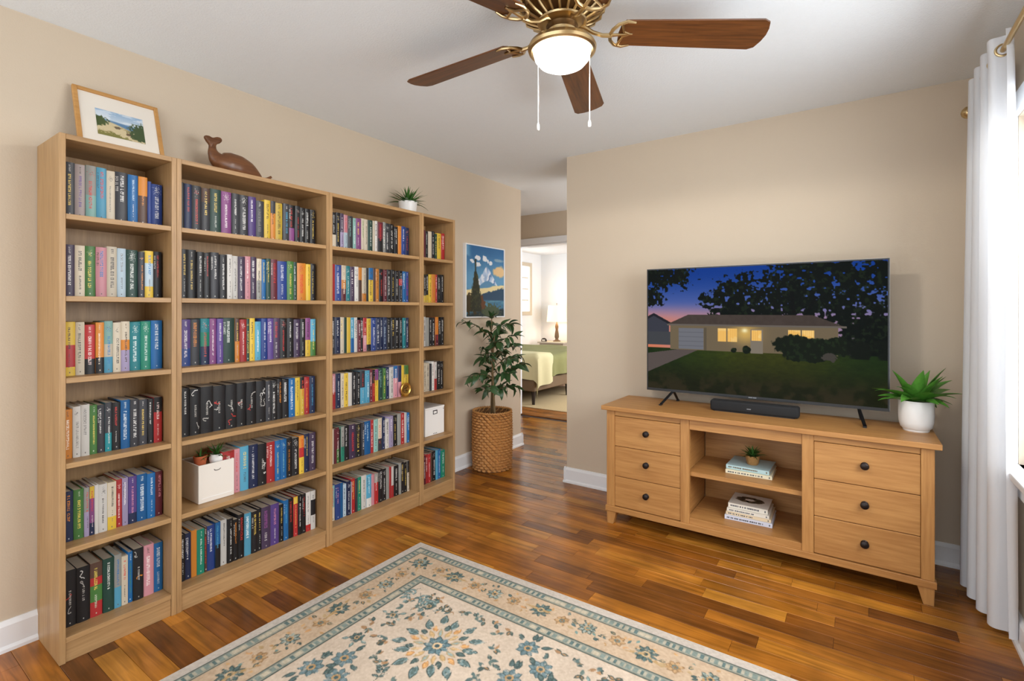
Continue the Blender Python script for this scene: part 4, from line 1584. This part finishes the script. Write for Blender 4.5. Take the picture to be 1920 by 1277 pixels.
pot_plant('potted_plant', 'tiny grassy plant in a round white pot in the off-white bin', (-2.548, 1.180, z5 + .1502), pp, M_WHITE, (.026, .051),
          spiky(30, .05, .075, LFS, .014, .050, 6), M_LEAFS, 'little pots in the bin')

sbx = thing('storage_box', 'white lidded storage box with dark label holder, fifth shelf of rightmost bookcase', 'storage box', (-2.60, 2.655, z5))
x0, x1, y0, y1 = -2.700, -2.510, 2.556, 2.752
MB().box(x0, x1, y0, y1, z5 + .001, z5 + .190).build('body', M_WHITE, sbx, bevel=.002)
MB().box(x0 - .002, x1 + .002, y0 - .002, y1 + .002, z5 + .1905, z5 + .202).build('lid', M_WHITE, sbx, bevel=.002)
w = MB()
w.box(x1 + .0002, x1 + .003, 2.634, 2.676, z5 + .150, z5 + .1535)
w.box(x1 + .0002, x1 + .003, 2.634, 2.6375, z5 + .1535, z5 + .172)
w.box(x1 + .0002, x1 + .003, 2.6725, 2.676, z5 + .1535, z5 + .172)
w.box(x1 + .0002, x1 + .003, 2.634, 2.676, z5 + .172, z5 + .178)
w.build('label_holder', M_BRONZE, sbx)
for yy, zz in ((2.640, .012), (2.655, .012), (2.670, .012), (2.742, .178)):
    MB().lathe([(0, 0), (.003, 0), (.003, .002), (0, .0026)], 10).build('stud', M_BRONZE, sbx)
    o = sbx.children[-1]
    o.location = Vector((x1 + .0002, yy, z5 + zz)) - sbx.location
    o.rotation_euler = (0, PI / 2, 0)
    for vv in o.data.vertices:
        vv.co += Vector(sbx.location)

z4 = SHELF_Z[3]
md = thing('gold_medallion', 'round gold medallion standing before the books on the fourth shelf', 'ornament', (-2.487, 2.352, z4))
w = MB().lathe([(0, 0), (.041, 0), (.044, .003), (.044, .008), (.040, .010), (.036, .008), (.033, .006), (0.0, .0065)], 40)
w.v = [(-2.494 + c_, 2.352 + a, z4 + .0485 + b2) for a, b2, c_ in w.v]
w.build('disc', M_GOLD, md, smooth=True)
w = MB()
w.ring(.024, .0018, (-2.4875, 2.352, z4 + .0485), 'x', 28, 6)
for k in range(7):
    a = .6 + k * .75
    w.tube([(-2.487, 2.352 + .006 * math.cos(a), z4 + .0485 + .006 * math.sin(a)), (-2.4865, 2.352 + .019 * math.cos(a + .5), z4 + .0485 + .019 * math.sin(a + .5))], [.004, .0015], 6)
w.build('emblem', M_BRASSD, md)
MB().box(-2.502, -2.478, 2.336, 2.368, z4 + .0005, z4 + .008).build('stand', M_GOLD, md, bevel=.002)

# ------------------------------------------------------------------ mountain picture on the wall
cv_ = thing('canvas_picture', 'mountain lake landscape picture on the left wall above the plant', 'picture', (XL + .015, 3.505, 1.257))
y0, y1, z0, z1 = 3.222, 3.787, 1.257, 1.885
w = MB()
w.box(XL + .001, XL + .032, y0, y0 + .012, z0, z1)
w.box(XL + .001, XL + .032, y1 - .012, y1, z0, z1)
w.box(XL + .001, XL + .032, y0 + .012, y1 - .012, z0, z0 + .010)
w.box(XL + .001, XL + .032, y0 + .012, y1 - .012, z1 - .010, z1)
w.build('frame', M_TRIM, cv_, bevel=.001)
MB().box(XL + .001, XL + .026, y0 + .012, y1 - .012, z0 + .010, z1 - .010).build('backing', M_BLACK, cv_)
nu, nv = 140, 190
us2, vs2 = np.linspace(0, 1, nu), np.linspace(0, 1, nv)
u, v = np.meshgrid(us2, vs2)
g1, g2 = fbm(u * 10, v * 12, 61, 4), fbm(u * 30, v * 34, 67, 3)
img = np.zeros((nv, nu, 3)) + np.array((42, 100, 150.))
img = mixc(img, step(.0, .5, v + .12 * (g1 - .5)), (96, 152, 190))
img = mixc(img, step(.02, -.02, v - .14 - .25 * (u - .0)) * step(.16, .0, u), (112, 164, 200))
for cu, cw, ru, rv in ((.29, .17, .07, .035), (.47, .17, .06, .045), (.15, .22, .05, .03), (.30, .26, .07, .03), (.63, .22, .04, .03), (.56, .20, .02, .03)):
    d = np.hypot((u - cu) / ru, (v - cw) / rv)
    img = mixc(img, step(1.15, .8, d + (g2 - .5)), (226, 228, 232))
d = np.hypot((u - .87) / .14, (v - .33) / .09)
img = mixc(img, step(1.15, .7, d + (g1 - .5) * 1.2), (224, 190, 140))
d = np.hypot((u - .86) / .16, (v - .17) / .03)
img = mixc(img, .6 * step(1.15, .6, d + (g1 - .5)), (176, 186, 186))
peak = v - .27 - .95 * np.abs(u - .52) - .06 * (g1 - .5)
mt = step(-.01, .01, peak)
img = mixc(img, mt, (176, 198, 224))
ridge = np.modf(u * 7 + 4 * (v - .3) * np.sign(u - .52) + .8 * g1 + 9)[0]
img = mixc(img, mt * step(.45, .75, ridge), (224, 230, 240))
img = mixc(img, mt * step(.4, .15, ridge) * step(.42, .62, u), (88, 124, 172))
hz = v - .54 - .10 * (.5 - u) - .05 * np.sin(u * 9)
img = mixc(img, step(-.01, .01, hz), (88, 140, 178))
cl = v - .60 + .10 * (u - .3) - .03 * (g1 - .5)
img = mixc(img, step(-.01, .01, cl), (232, 214, 160))
img = mixc(img, step(-.008, .008, v - .70 + .18 * (u - .3) - .05 * (g2 - .5)), (36, 70, 96))
img = mixc(img, step(-.01, .01, v - .765), (60, 112, 142))
img = mixc(img, .6 * step(.5, .62, fbm(u * 4, v * 26, 71)) * (v > .77), (98, 152, 170))
img = mixc(img, step(-.02, .02, v - .90 - .2 * (.45 - u) * (u < .45) + .06 * (g2 - .5)), (24, 46, 52))
img = mixc(img, step(.1, -.1, np.hypot((u - .62) / .26, (v - .93) / .11) - 1 + (g2 - .5) * 1.6), (66, 80, 54))
tw = np.where(v < .36, .018, .018 + .13 * np.clip((v - .34) / .50, 0, 1) ** .8)
tr_ = step(.015, -.015, np.abs(u - .225 - .03 * v) - tw * (.75 + .7 * (g2 - .2))) * (v > .19) * (v < .93)
img = mixc(img, step(.1, -.1, np.hypot((u - .1) / .34, (v - .82) / .14) - 1 + (g2 - .5)), (58, 48, 24))
img = mixc(img, step(.1, -.1, np.hypot((u - .36) / .12, (v - .80) / .10) - 1 + (g2 - .5)), (96, 56, 26))
img = mixc(img, tr_, (34, 40, 26))
img += (tr_ * (g2 > .6) * 22)[..., None] * np.array((1, .8, .3))
grid_obj('painting', M_PICT, cv_, (XL + .0268, y0 + .012, z1 - .010), (0, y1 - y0 - .024, 0), (0, 0, -(z1 - z0 - .02)), us2, vs2, lin(np.clip(img, 0, 255)))

# ------------------------------------------------------------------ lying books and small plant in the console bay
M_CV = {n: plain('cover_' + n, c, .45, var=.04, scale=30) for n, c in dict(mint=(176, 204, 208), cream=(226, 218, 190), white=(226, 220, 208), sand=(222, 202, 170), lav=(206, 208, 222), print=(108, 92, 70), grey=(170, 168, 160), ink=(80, 84, 92), leafy=(150, 160, 84)).items()}


def flat_book(label, x, y, z, sx, sy, th, rz, cover, marks):
    r = thing('book', label, 'book', (x, y, z), 'books lying in the console bay')
    a, b2 = sx / 2, sy / 2
    w = MB()
    w.box(x - a, x + a, y - b2, y + b2, z + .0003, z + .0025)
    w.box(x - a, x + a, y - b2, y + b2, z + th - .0025, z + th - .0003)
    w.box(x - a, x + a, y - b2, y - b2 + .0025, z + .0025, z + th - .0025)
    w.build('cover', M_CV[cover], r, bevel=.0006)
    MB().box(x - a + .004, x + a - .003, y - b2 + .003, y + b2 - .004, z + .0026, z + th - .0026).build('pages', M_PAGES, r)
    w = MB()
    g = random.Random(int(z * 1e4))
    xx = x - a + .012
    while xx < x + a * marks:
        l = g.uniform(.003, .009)
        w.box(xx, xx + l, y - b2 - .0004, y - b2 + .0004, z + th * .32, z + th * .66)
        xx += l + g.choice([.0015, .002, .006])
    w.box(x + a - .016, x + a - .010, y - b2 - .0004, y - b2 + .0004, z + th * .3, z + th * .7)
    w.build('spine_lettering', M_CV['ink' if cover != 'mint' else 'print'], r)['kind'] = 'stuff'
    r.rotation_euler = (0, 0, rz)
    return r


flat_book('cream spined book lying at the bottom of the upper console stack', -.505, 3.140, .4003, .236, .228, .021, .02, 'cream', .55)
flat_book('pale mint book lying under the little succulent in the console', -.508, 3.150, .4215, .222, .215, .022, -.03, 'mint', .5)
flat_book('pale lavender book at the very bottom of the lower console stack', -.506, 3.125, .1445, .240, .220, .024, .03, 'lav', .6)
flat_book('sand coloured book second from the bottom of the lower console stack', -.506, 3.130, .1688, .228, .215, .018, .02, 'sand', .2)
flat_book('thin white book third from the bottom of the lower console stack', -.507, 3.128, .1871, .214, .208, .018, .01, 'white', .3)
tb = flat_book('white book with brown cover picture on top of the lower console stack', -.508, 3.135, .2054, .202, .195, .026, .0, 'white', .5)
w = MB()
for k in range(9):
    a = k * .7
    cx_, cy_ = -.512 + .05 * math.cos(a), 3.140 + .032 * math.sin(a)
    w.prism([(cx_ + .026 * math.cos(q * PI / 5) * (1 + .2 * math.sin(3 * q + k)), cy_ + .018 * math.sin(q * PI / 5)) for q in range(10)], .0004, lambda a_, b_, c_: (a_, b_, .2054 + .0258 + c_ + 0))
w.build('cover_picture', M_CV['print'], tb)['kind'] = 'stuff'
pp = [(0.0, 0.0), (.027, 0.0), (.033, .013), (.036, .038), (.035, .050), (.031, .051), (.029, .046), (0.0, .044)]
pot_plant('potted_plant', 'tiny spiky succulent in a tan woven pot on the console books', (-.497, 3.130, .4436), pp, M_JUTE, (.030, .047),
          spiky(38, .060, .078, LFS, .016, .046, 12, lo=.25), M_LEAFS)

# ------------------------------------------------------------------ ceiling fan
FX, FYc = -0.905, 1.635
fan = thing('ceiling_fan', 'brass ceiling fan with five walnut blades and a lit bowl light', 'ceiling fan', (FX, FYc, ZC))
c0 = (FX, FYc, 0)
MB().lathe([(.085, 2.4995), (.092, 2.487), (.088, 2.475), (.070, 2.468), (.110, 2.466), (.150, 2.458), (.160, 2.448), (.160, 2.442)], 48, c0).build('motor_canopy', M_BRASS, fan, smooth=True)
MB().lathe([(.150, 2.442), (.143, 2.420), (.082, 2.388)], 48, c0).build('motor_core', M_BRASSD, fan, smooth=True)
for k in range(22):
    a = 2 * PI * k / 22
    ca, sa = math.cos(a), math.sin(a)
    MB().tube([(FX + .157 * ca, FYc + .157 * sa, 2.445), (FX + .153 * ca, FYc + .153 * sa, 2.424), (FX + .120 * ca, FYc + .120 * sa, 2.403), (FX + .082 * ca, FYc + .082 * sa, 2.386)], .0055, 6).build('motor_rib', M_BRASS, fan, smooth=True)
MB().lathe([(.084, 2.392), (.092, 2.386), (.090, 2.380), (.078, 2.375), (.062, 2.372)], 48, c0).build('motor_base', M_BRASS, fan, smooth=True)
MB().lathe([(.060, 2.374), (.056, 2.366), (.058, 2.352)], 40, c0).build('flywheel', M_BRASSD, fan, smooth=True)
MB().lathe([(.056, 2.352), (.055, 2.348), (.055, 2.322), (.060, 2.320), (.082, 2.317), (.108, 2.312), (.121, 2.303), (.127, 2.290), (.124, 2.280), (.115, 2.276), (.104, 2.280)], 56, c0).build('light_fitter', M_BRASS, fan, smooth=True)
bowl = MB().lathe([(.106, 2.284), (.106, 2.272), (.100, 2.252), (.085, 2.234), (.060, 2.221), (.030, 2.2145), (0.0, 2.213)], 56, c0, cap=False).build('light_bowl', M_BOWL, fan, smooth=True)
pl = bpy.data.lights.new('fan_bulb', 'SPOT')
pl.spot_size = math.radians(179)
pl.spot_blend = 0.12
pl.shadow_soft_size = 0.09
pl.energy = 36
pl.color = (1.0, 0.95, 0.88)
plo = bpy.data.objects.new('fan_bulb', pl)
plo.location = (FX, FYc, 2.205)
COL.objects.link(plo)
# blade outline: along local x from root to tip
bo = []
r0, r1, hw0, hw1 = .215, .762, .062, .076
bo += [(r0 + .012, -hw0), (r1 - .035, -hw1), (r1 - .012, -hw1 + .012), (r1, -hw1 + .045), (r1 + .004, 0), (r1, hw1 - .045), (r1 - .012, hw1 - .012), (r1 - .035, hw1), (r0 + .012, hw0), (r0, hw0 - .02), (r0 - .004, 0), (r0, -hw0 + .02)]
blade_me = MB().prism(bo, .006).mesh('blade', M_WALNUT, bevel=.0015)
arm = MB()
arm.tube([(.056, 0, .030), (.085, 0, .022), (.115, 0, .000), (.150, 0, -.012), (.185, 0, -.012)], [.0085, .0080, .0075, .0075, .0085], 8)
# open crescent holding the blade root
for s in (-1, 1):
    arm.tube([(.178, 0, -.011), (.184, s * .026, -.010), (.202, s * .050, -.008), (.232, s * .062, -.006), (.262, s * .056, -.005)], [.0070, .0068, .0062, .0055, .0035], 8)
    arm.tube([(.214, s * .054, -.008), (.222, s * .030, -.007), (.228, s * .012, -.006), (.250, 0, -.005)], [.005, .0046, .0044, .0042], 7)
arm.tube([(.182, 0, -.011), (.215, 0, -.008), (.262, 0, -.005)], [.0065, .0052, .0034], 7)
arm_me = arm.mesh('blade_arm', M_BRASS, smooth=True)
for k in range(5):
    a = math.radians(36 + 72 * k)
    pitch = math.radians(-12)
    ao = inst('blade_arm', arm_me, fan, (0, 0, 2.352 - ZC), (0, 0, a))
    bo_ = inst('blade', blade_me, fan, (0, 0, 2.350 - ZC), (0, 0, 0))
    bo_.rotation_euler = Euler((pitch, 0, a), 'XYZ')
    ao.rotation_euler = Euler((pitch, 0, a), 'XYZ')
for dx, dy, zl in ((-.083, -.034, 2.020), (.079, .070, 2.030)):
    x, y = FX + dx, FYc + dy
    l = math.hypot(dx, dy)
    ch = MB().tube([(x, y, 2.288), (x, y, zl)], .0014, 6).build('pull_chain', M_CHAIN, fan)
    w = MB().lathe([(0.0, 0.0), (.0045, .001), (.0058, .008), (.0052, .020), (.0025, .027), (.0015, .030)], 14, (x, y, zl - .026))
    w.build('pull_knob', M_CHAIN, ch, smooth=True)

# ------------------------------------------------------------------ curtain and rod
rod = thing('curtain_rod', 'brass curtain rod with ball end above the window', 'curtain rod', (.445, 2.1, 2.295))
MB().tube([(.445, 3.285, 2.295), (.445, .60, 2.295)], .0095, 14).build('pole', M_BRASS, rod, smooth=True)
for yy, sg in ((3.310, 1), (.575, -1)):
    w = MB().lathe([(0, -.030), (.015, -.026), (.026, -.015), (.030, 0), (.026, .015), (.015, .026), (0, .030)], 24)
    w.v = [(.445 + a, yy + b2, 2.295 + c_) for a, b2, c_ in w.v]
    w.build('finial', M_BRASS, rod, smooth=True)
for yy in (3.18, .80):
    w = MB()
    w.tube([(XR - .001, yy, 2.295), (.445, yy, 2.295)], .006, 8)
    w.box(XR - .006, XR - .0005, yy - .02, yy + .02, 2.265, 2.325)
    w.build('bracket', M_BRASS, rod)
cu = thing('curtain', 'sheer white floor-length curtain with grommets hanging at the window', 'curtain', (.46, 2.97, .03))
CY0, CY1 = 3.11, 2.52
NP = 4.5                      # pleats
nuc, nvc = 150, 44


def curtain_pt(s, t):
    """s along the width (far to near), t from bottom to top"""
    ph = 2 * PI * NP * s
    amp = .030 + .016 * (1 - t) * (.6 + .4 * math.sin(3 * s + 1))
    x = .434 + .050 * (s ** 1.5) * (1 - t) ** .7 + amp * math.sin(ph + .25 * math.sin(4 * t))
    y = CY0 + (CY1 - CY0) * s + .018 * math.sin(2 * ph) * .6 + .03 * (1 - t) * s + .17 * (1 - t) * s + .11 * (1 - t) ** .8 * (1 - s)
    z = .035 + (2.345 - .035) * t
    return (min(x, .512), y, z)


P = [curtain_pt(i / (nuc - 1), j / (nvc - 1)) for j in range(nvc) for i in range(nuc)]
F = [(j * nuc + i, j * nuc + i + 1, (j + 1) * nuc + i + 1, (j + 1) * nuc + i) for j in range(nvc - 1) for i in range(nuc - 1)]
w = MB()
w.v, w.f = P, F
w.build('cloth', M_CURTAIN, cu, smooth=True, fix=False)
for k in range(9):
    s = (k + .5) / (2 * NP) * 1.0
    s = k / (2 * NP)
    if s > 1:
        break
    x, y, z = curtain_pt(s, .978)
    w = MB()
    w.ring(.021, .0045, (.445, y, 2.295), 'y', 28, 8)
    w.build('grommet', M_BRASS, cu, smooth=True)

# ------------------------------------------------------------------ bedroom seen through the doorway
bed = thing('bed', 'bed with green duvet and pale yellow throw in the far bedroom', 'bed', (-4.6, 6.87, 0.0115))
bx0, bx1, by0, by1 = -5.52, -3.66, 5.83, 7.90
MB().box(bx0, bx1, by0, by1, .20, .36).build('frame', M_BEDWOOD, bed, bevel=.01)
for xx in (bx0 + .05, bx1 - .05):
    for yy in (by0 + .06, by1 - .06, (by0 + by1) / 2):
        MB().lathe([(.020, 0.012), (.030, .20)], 12, (xx, yy, 0)).build('leg', M_LEGD, bed)
MB().box(bx0 - .05, bx0 - .002, by0 - .02, by1 + .02, .20, 1.02).build('headboard', M_BEDWOOD, bed, bevel=.015, seg=2)
MB().box(bx0, bx1 - .02, by0 + .02, by1 - .02, .361, .62).build('mattress', M_PILLOW, bed, bevel=.04, seg=3)


def drape(name, mat, x0, x1, y0, y1, top, drop_x, drop_y0, th=.0, seed=1):
    """cloth lying on the bed, hanging over the foot (+x) and the near side (-y)"""
    nx_, ny_ = 46, 60
    P = []
    for j in range(ny_):
        for i in range(nx_):
            s = x0 + (x1 + drop_x - x0) * i / (nx_ - 1)
            t = y0 - drop_y0 + (y1 - y0 + drop_y0) * j / (ny_ - 1)
            ox, oy = max(0, s - x1), max(0, y0 - t)
            wv = .016 * math.sin(t * 21 + seed) * min(1, ox * 4) + .016 * math.sin(s * 19 + seed) * min(1, oy * 4)
            lump = .018 * math.sin(s * 7 + seed) * math.cos(t * 6 + seed)
            rx = .07
            fx = min(ox, rx)
            fy = min(oy, rx)
            x = min(s, x1) + rx * math.sin(min(1.57, ox / rx)) * .8 + (wv if ox > 0 else 0)
            y = max(t, y0) - rx * math.sin(min(1.57, oy / rx)) * .8 - (wv if oy > 0 else 0)
            z = top + lump - max(ox - .5 * fx, 0) * .98 - max(oy - .5 * fy, 0) * .98
            P.append((x, y, max(z, .13 + .03 * math.sin(9 * s))))
    F = [(j * nx_ + i, j * nx_ + i + 1, (j + 1) * nx_ + i + 1, (j + 1) * nx_ + i) for j in range(ny_ - 1) for i in range(nx_ - 1)]
    w = MB()
    w.v, w.f = P, F
    return w.build(name, mat, bed, smooth=True, fix=False)


drape('duvet', M_GREENB, bx0 + .45, bx1 - .01, by0 + .26, by1 - .03, .69, .36, .0, seed=2)
drape('throw', M_CREAM, bx0 + .45, bx1 + .01, by0 + .03, by0 + .42, .715, .46, .38, seed=5)
for yy in (6.35, 7.35):
    w = MB()
    N1, N2 = 16, 12
    P = []
    for i in range(N1):
        for j in range(N2 + 1):
            a = 2 * PI * i / N1
            b2 = -PI / 2 + PI * j / N2
            sx_ = math.copysign(abs(math.cos(b2) * math.cos(a)) ** .6, math.cos(a))
            sy_ = math.copysign(abs(math.cos(b2) * math.sin(a)) ** .6, math.sin(a))
            P.append((bx0 + .25 + .2 * sx_, yy + .34 * sy_, .73 + .09 * math.sin(b2)))
    F = [(i * (N2 + 1) + j, ((i + 1) % N1) * (N2 + 1) + j, ((i + 1) % N1) * (N2 + 1) + j + 1, i * (N2 + 1) + j + 1) for i in range(N1) for j in range(N2)]
    w.add(P, F)
    w.build('pillow', M_PILLOW, bed, smooth=True)

ns = thing('nightstand', 'pale nightstand beside the bed under the table lamp', 'nightstand', (-5.04, 8.88, 0))
MB().box(-5.34, -4.74, 8.62, 9.12, .66, .69).build('top', M_BFR, ns, bevel=.004)
MB().box(-5.31, -4.77, 8.66, 9.12, .10, .66).build('body', M_BFR, ns, bevel=.003)
for xx in (-5.28, -4.80):
    for yy in (8.70, 9.08):
        MB().lathe([(.016, 0), (.022, .10)], 10, (xx, yy, 0)).build('leg', M_BFR, ns)
for k in range(2):
    d = MB().box(-5.29, -4.79, 8.645, 8.659, .14 + k * .25, .37 + k * .25).build('drawer', M_BFR, ns, bevel=.003)
    MB().lathe([(0, 0), (.012, .004), (.012, .014), (0, .018)], 12, (-5.04, 8.63, .25 + k * .25)).build('knob', M_BRONZE, d)
lm = thing('table_lamp', 'lit table lamp with cream shade and turned base on the nightstand', 'lamp', (-5.035, 8.88, .69))
L0 = (-5.035, 8.88, .69)
MB().lathe([(.075, 0.0005), (.078, .015), (.040, .03), (.028, .05), (.045, .09), (.040, .16), (.026, .24), (.036, .30), (.024, .35), (.012, .37), (.012, .46)], 24, L0).build('base', M_BEDWOOD, lm, smooth=True)
MB().lathe([(.205, .40), (.190, .56), (.175, .73)], 40, L0, cap=False).build('shade', M_LSHADE, lm, smooth=True)
MB().lathe([(.004, .46), (.004, .755), (.010, .765), (0, .78)], 10, L0).build('finial', M_BRASSD, lm)
pl = bpy.data.lights.new('lamp_bulb', 'POINT')
pl.energy = 3.5
pl.color = (1.0, 0.86, 0.66)
pl.shadow_soft_size = .05
plo = bpy.data.objects.new('lamp_bulb', pl)
plo.location = (-5.035, 8.88, 1.20)
COL.objects.link(plo)
ck = thing('alarm_clock', 'small dark rounded alarm clock on the nightstand', 'clock', (-5.24, 8.72, .69))
MB().prism([(.06 * math.cos(a), max(0.0005, .012 + .06 * math.sin(a))) for a in [-.2 + (PI + .4) * k / 14 for k in range(15)]], .04, lambda a, b2, c_: (-5.24 + a, 8.70 + c_, .69 + b2)).build('case', M_LEGD, ck, bevel=.004)
MB().box(-5.275, -5.205, 8.6985, 8.7005, .702, .732).build('face', M_PAPER, ck)
jr = MB().box(-5.4, -2.55, 5.72, 7.6, .0006, .010).build('bedroom_rug', M_JRUG, None, bevel=.003)
tag(jr, 'tan woven rug under the bed in the far bedroom', 'rug')
jr.location = (0, 0, 0)
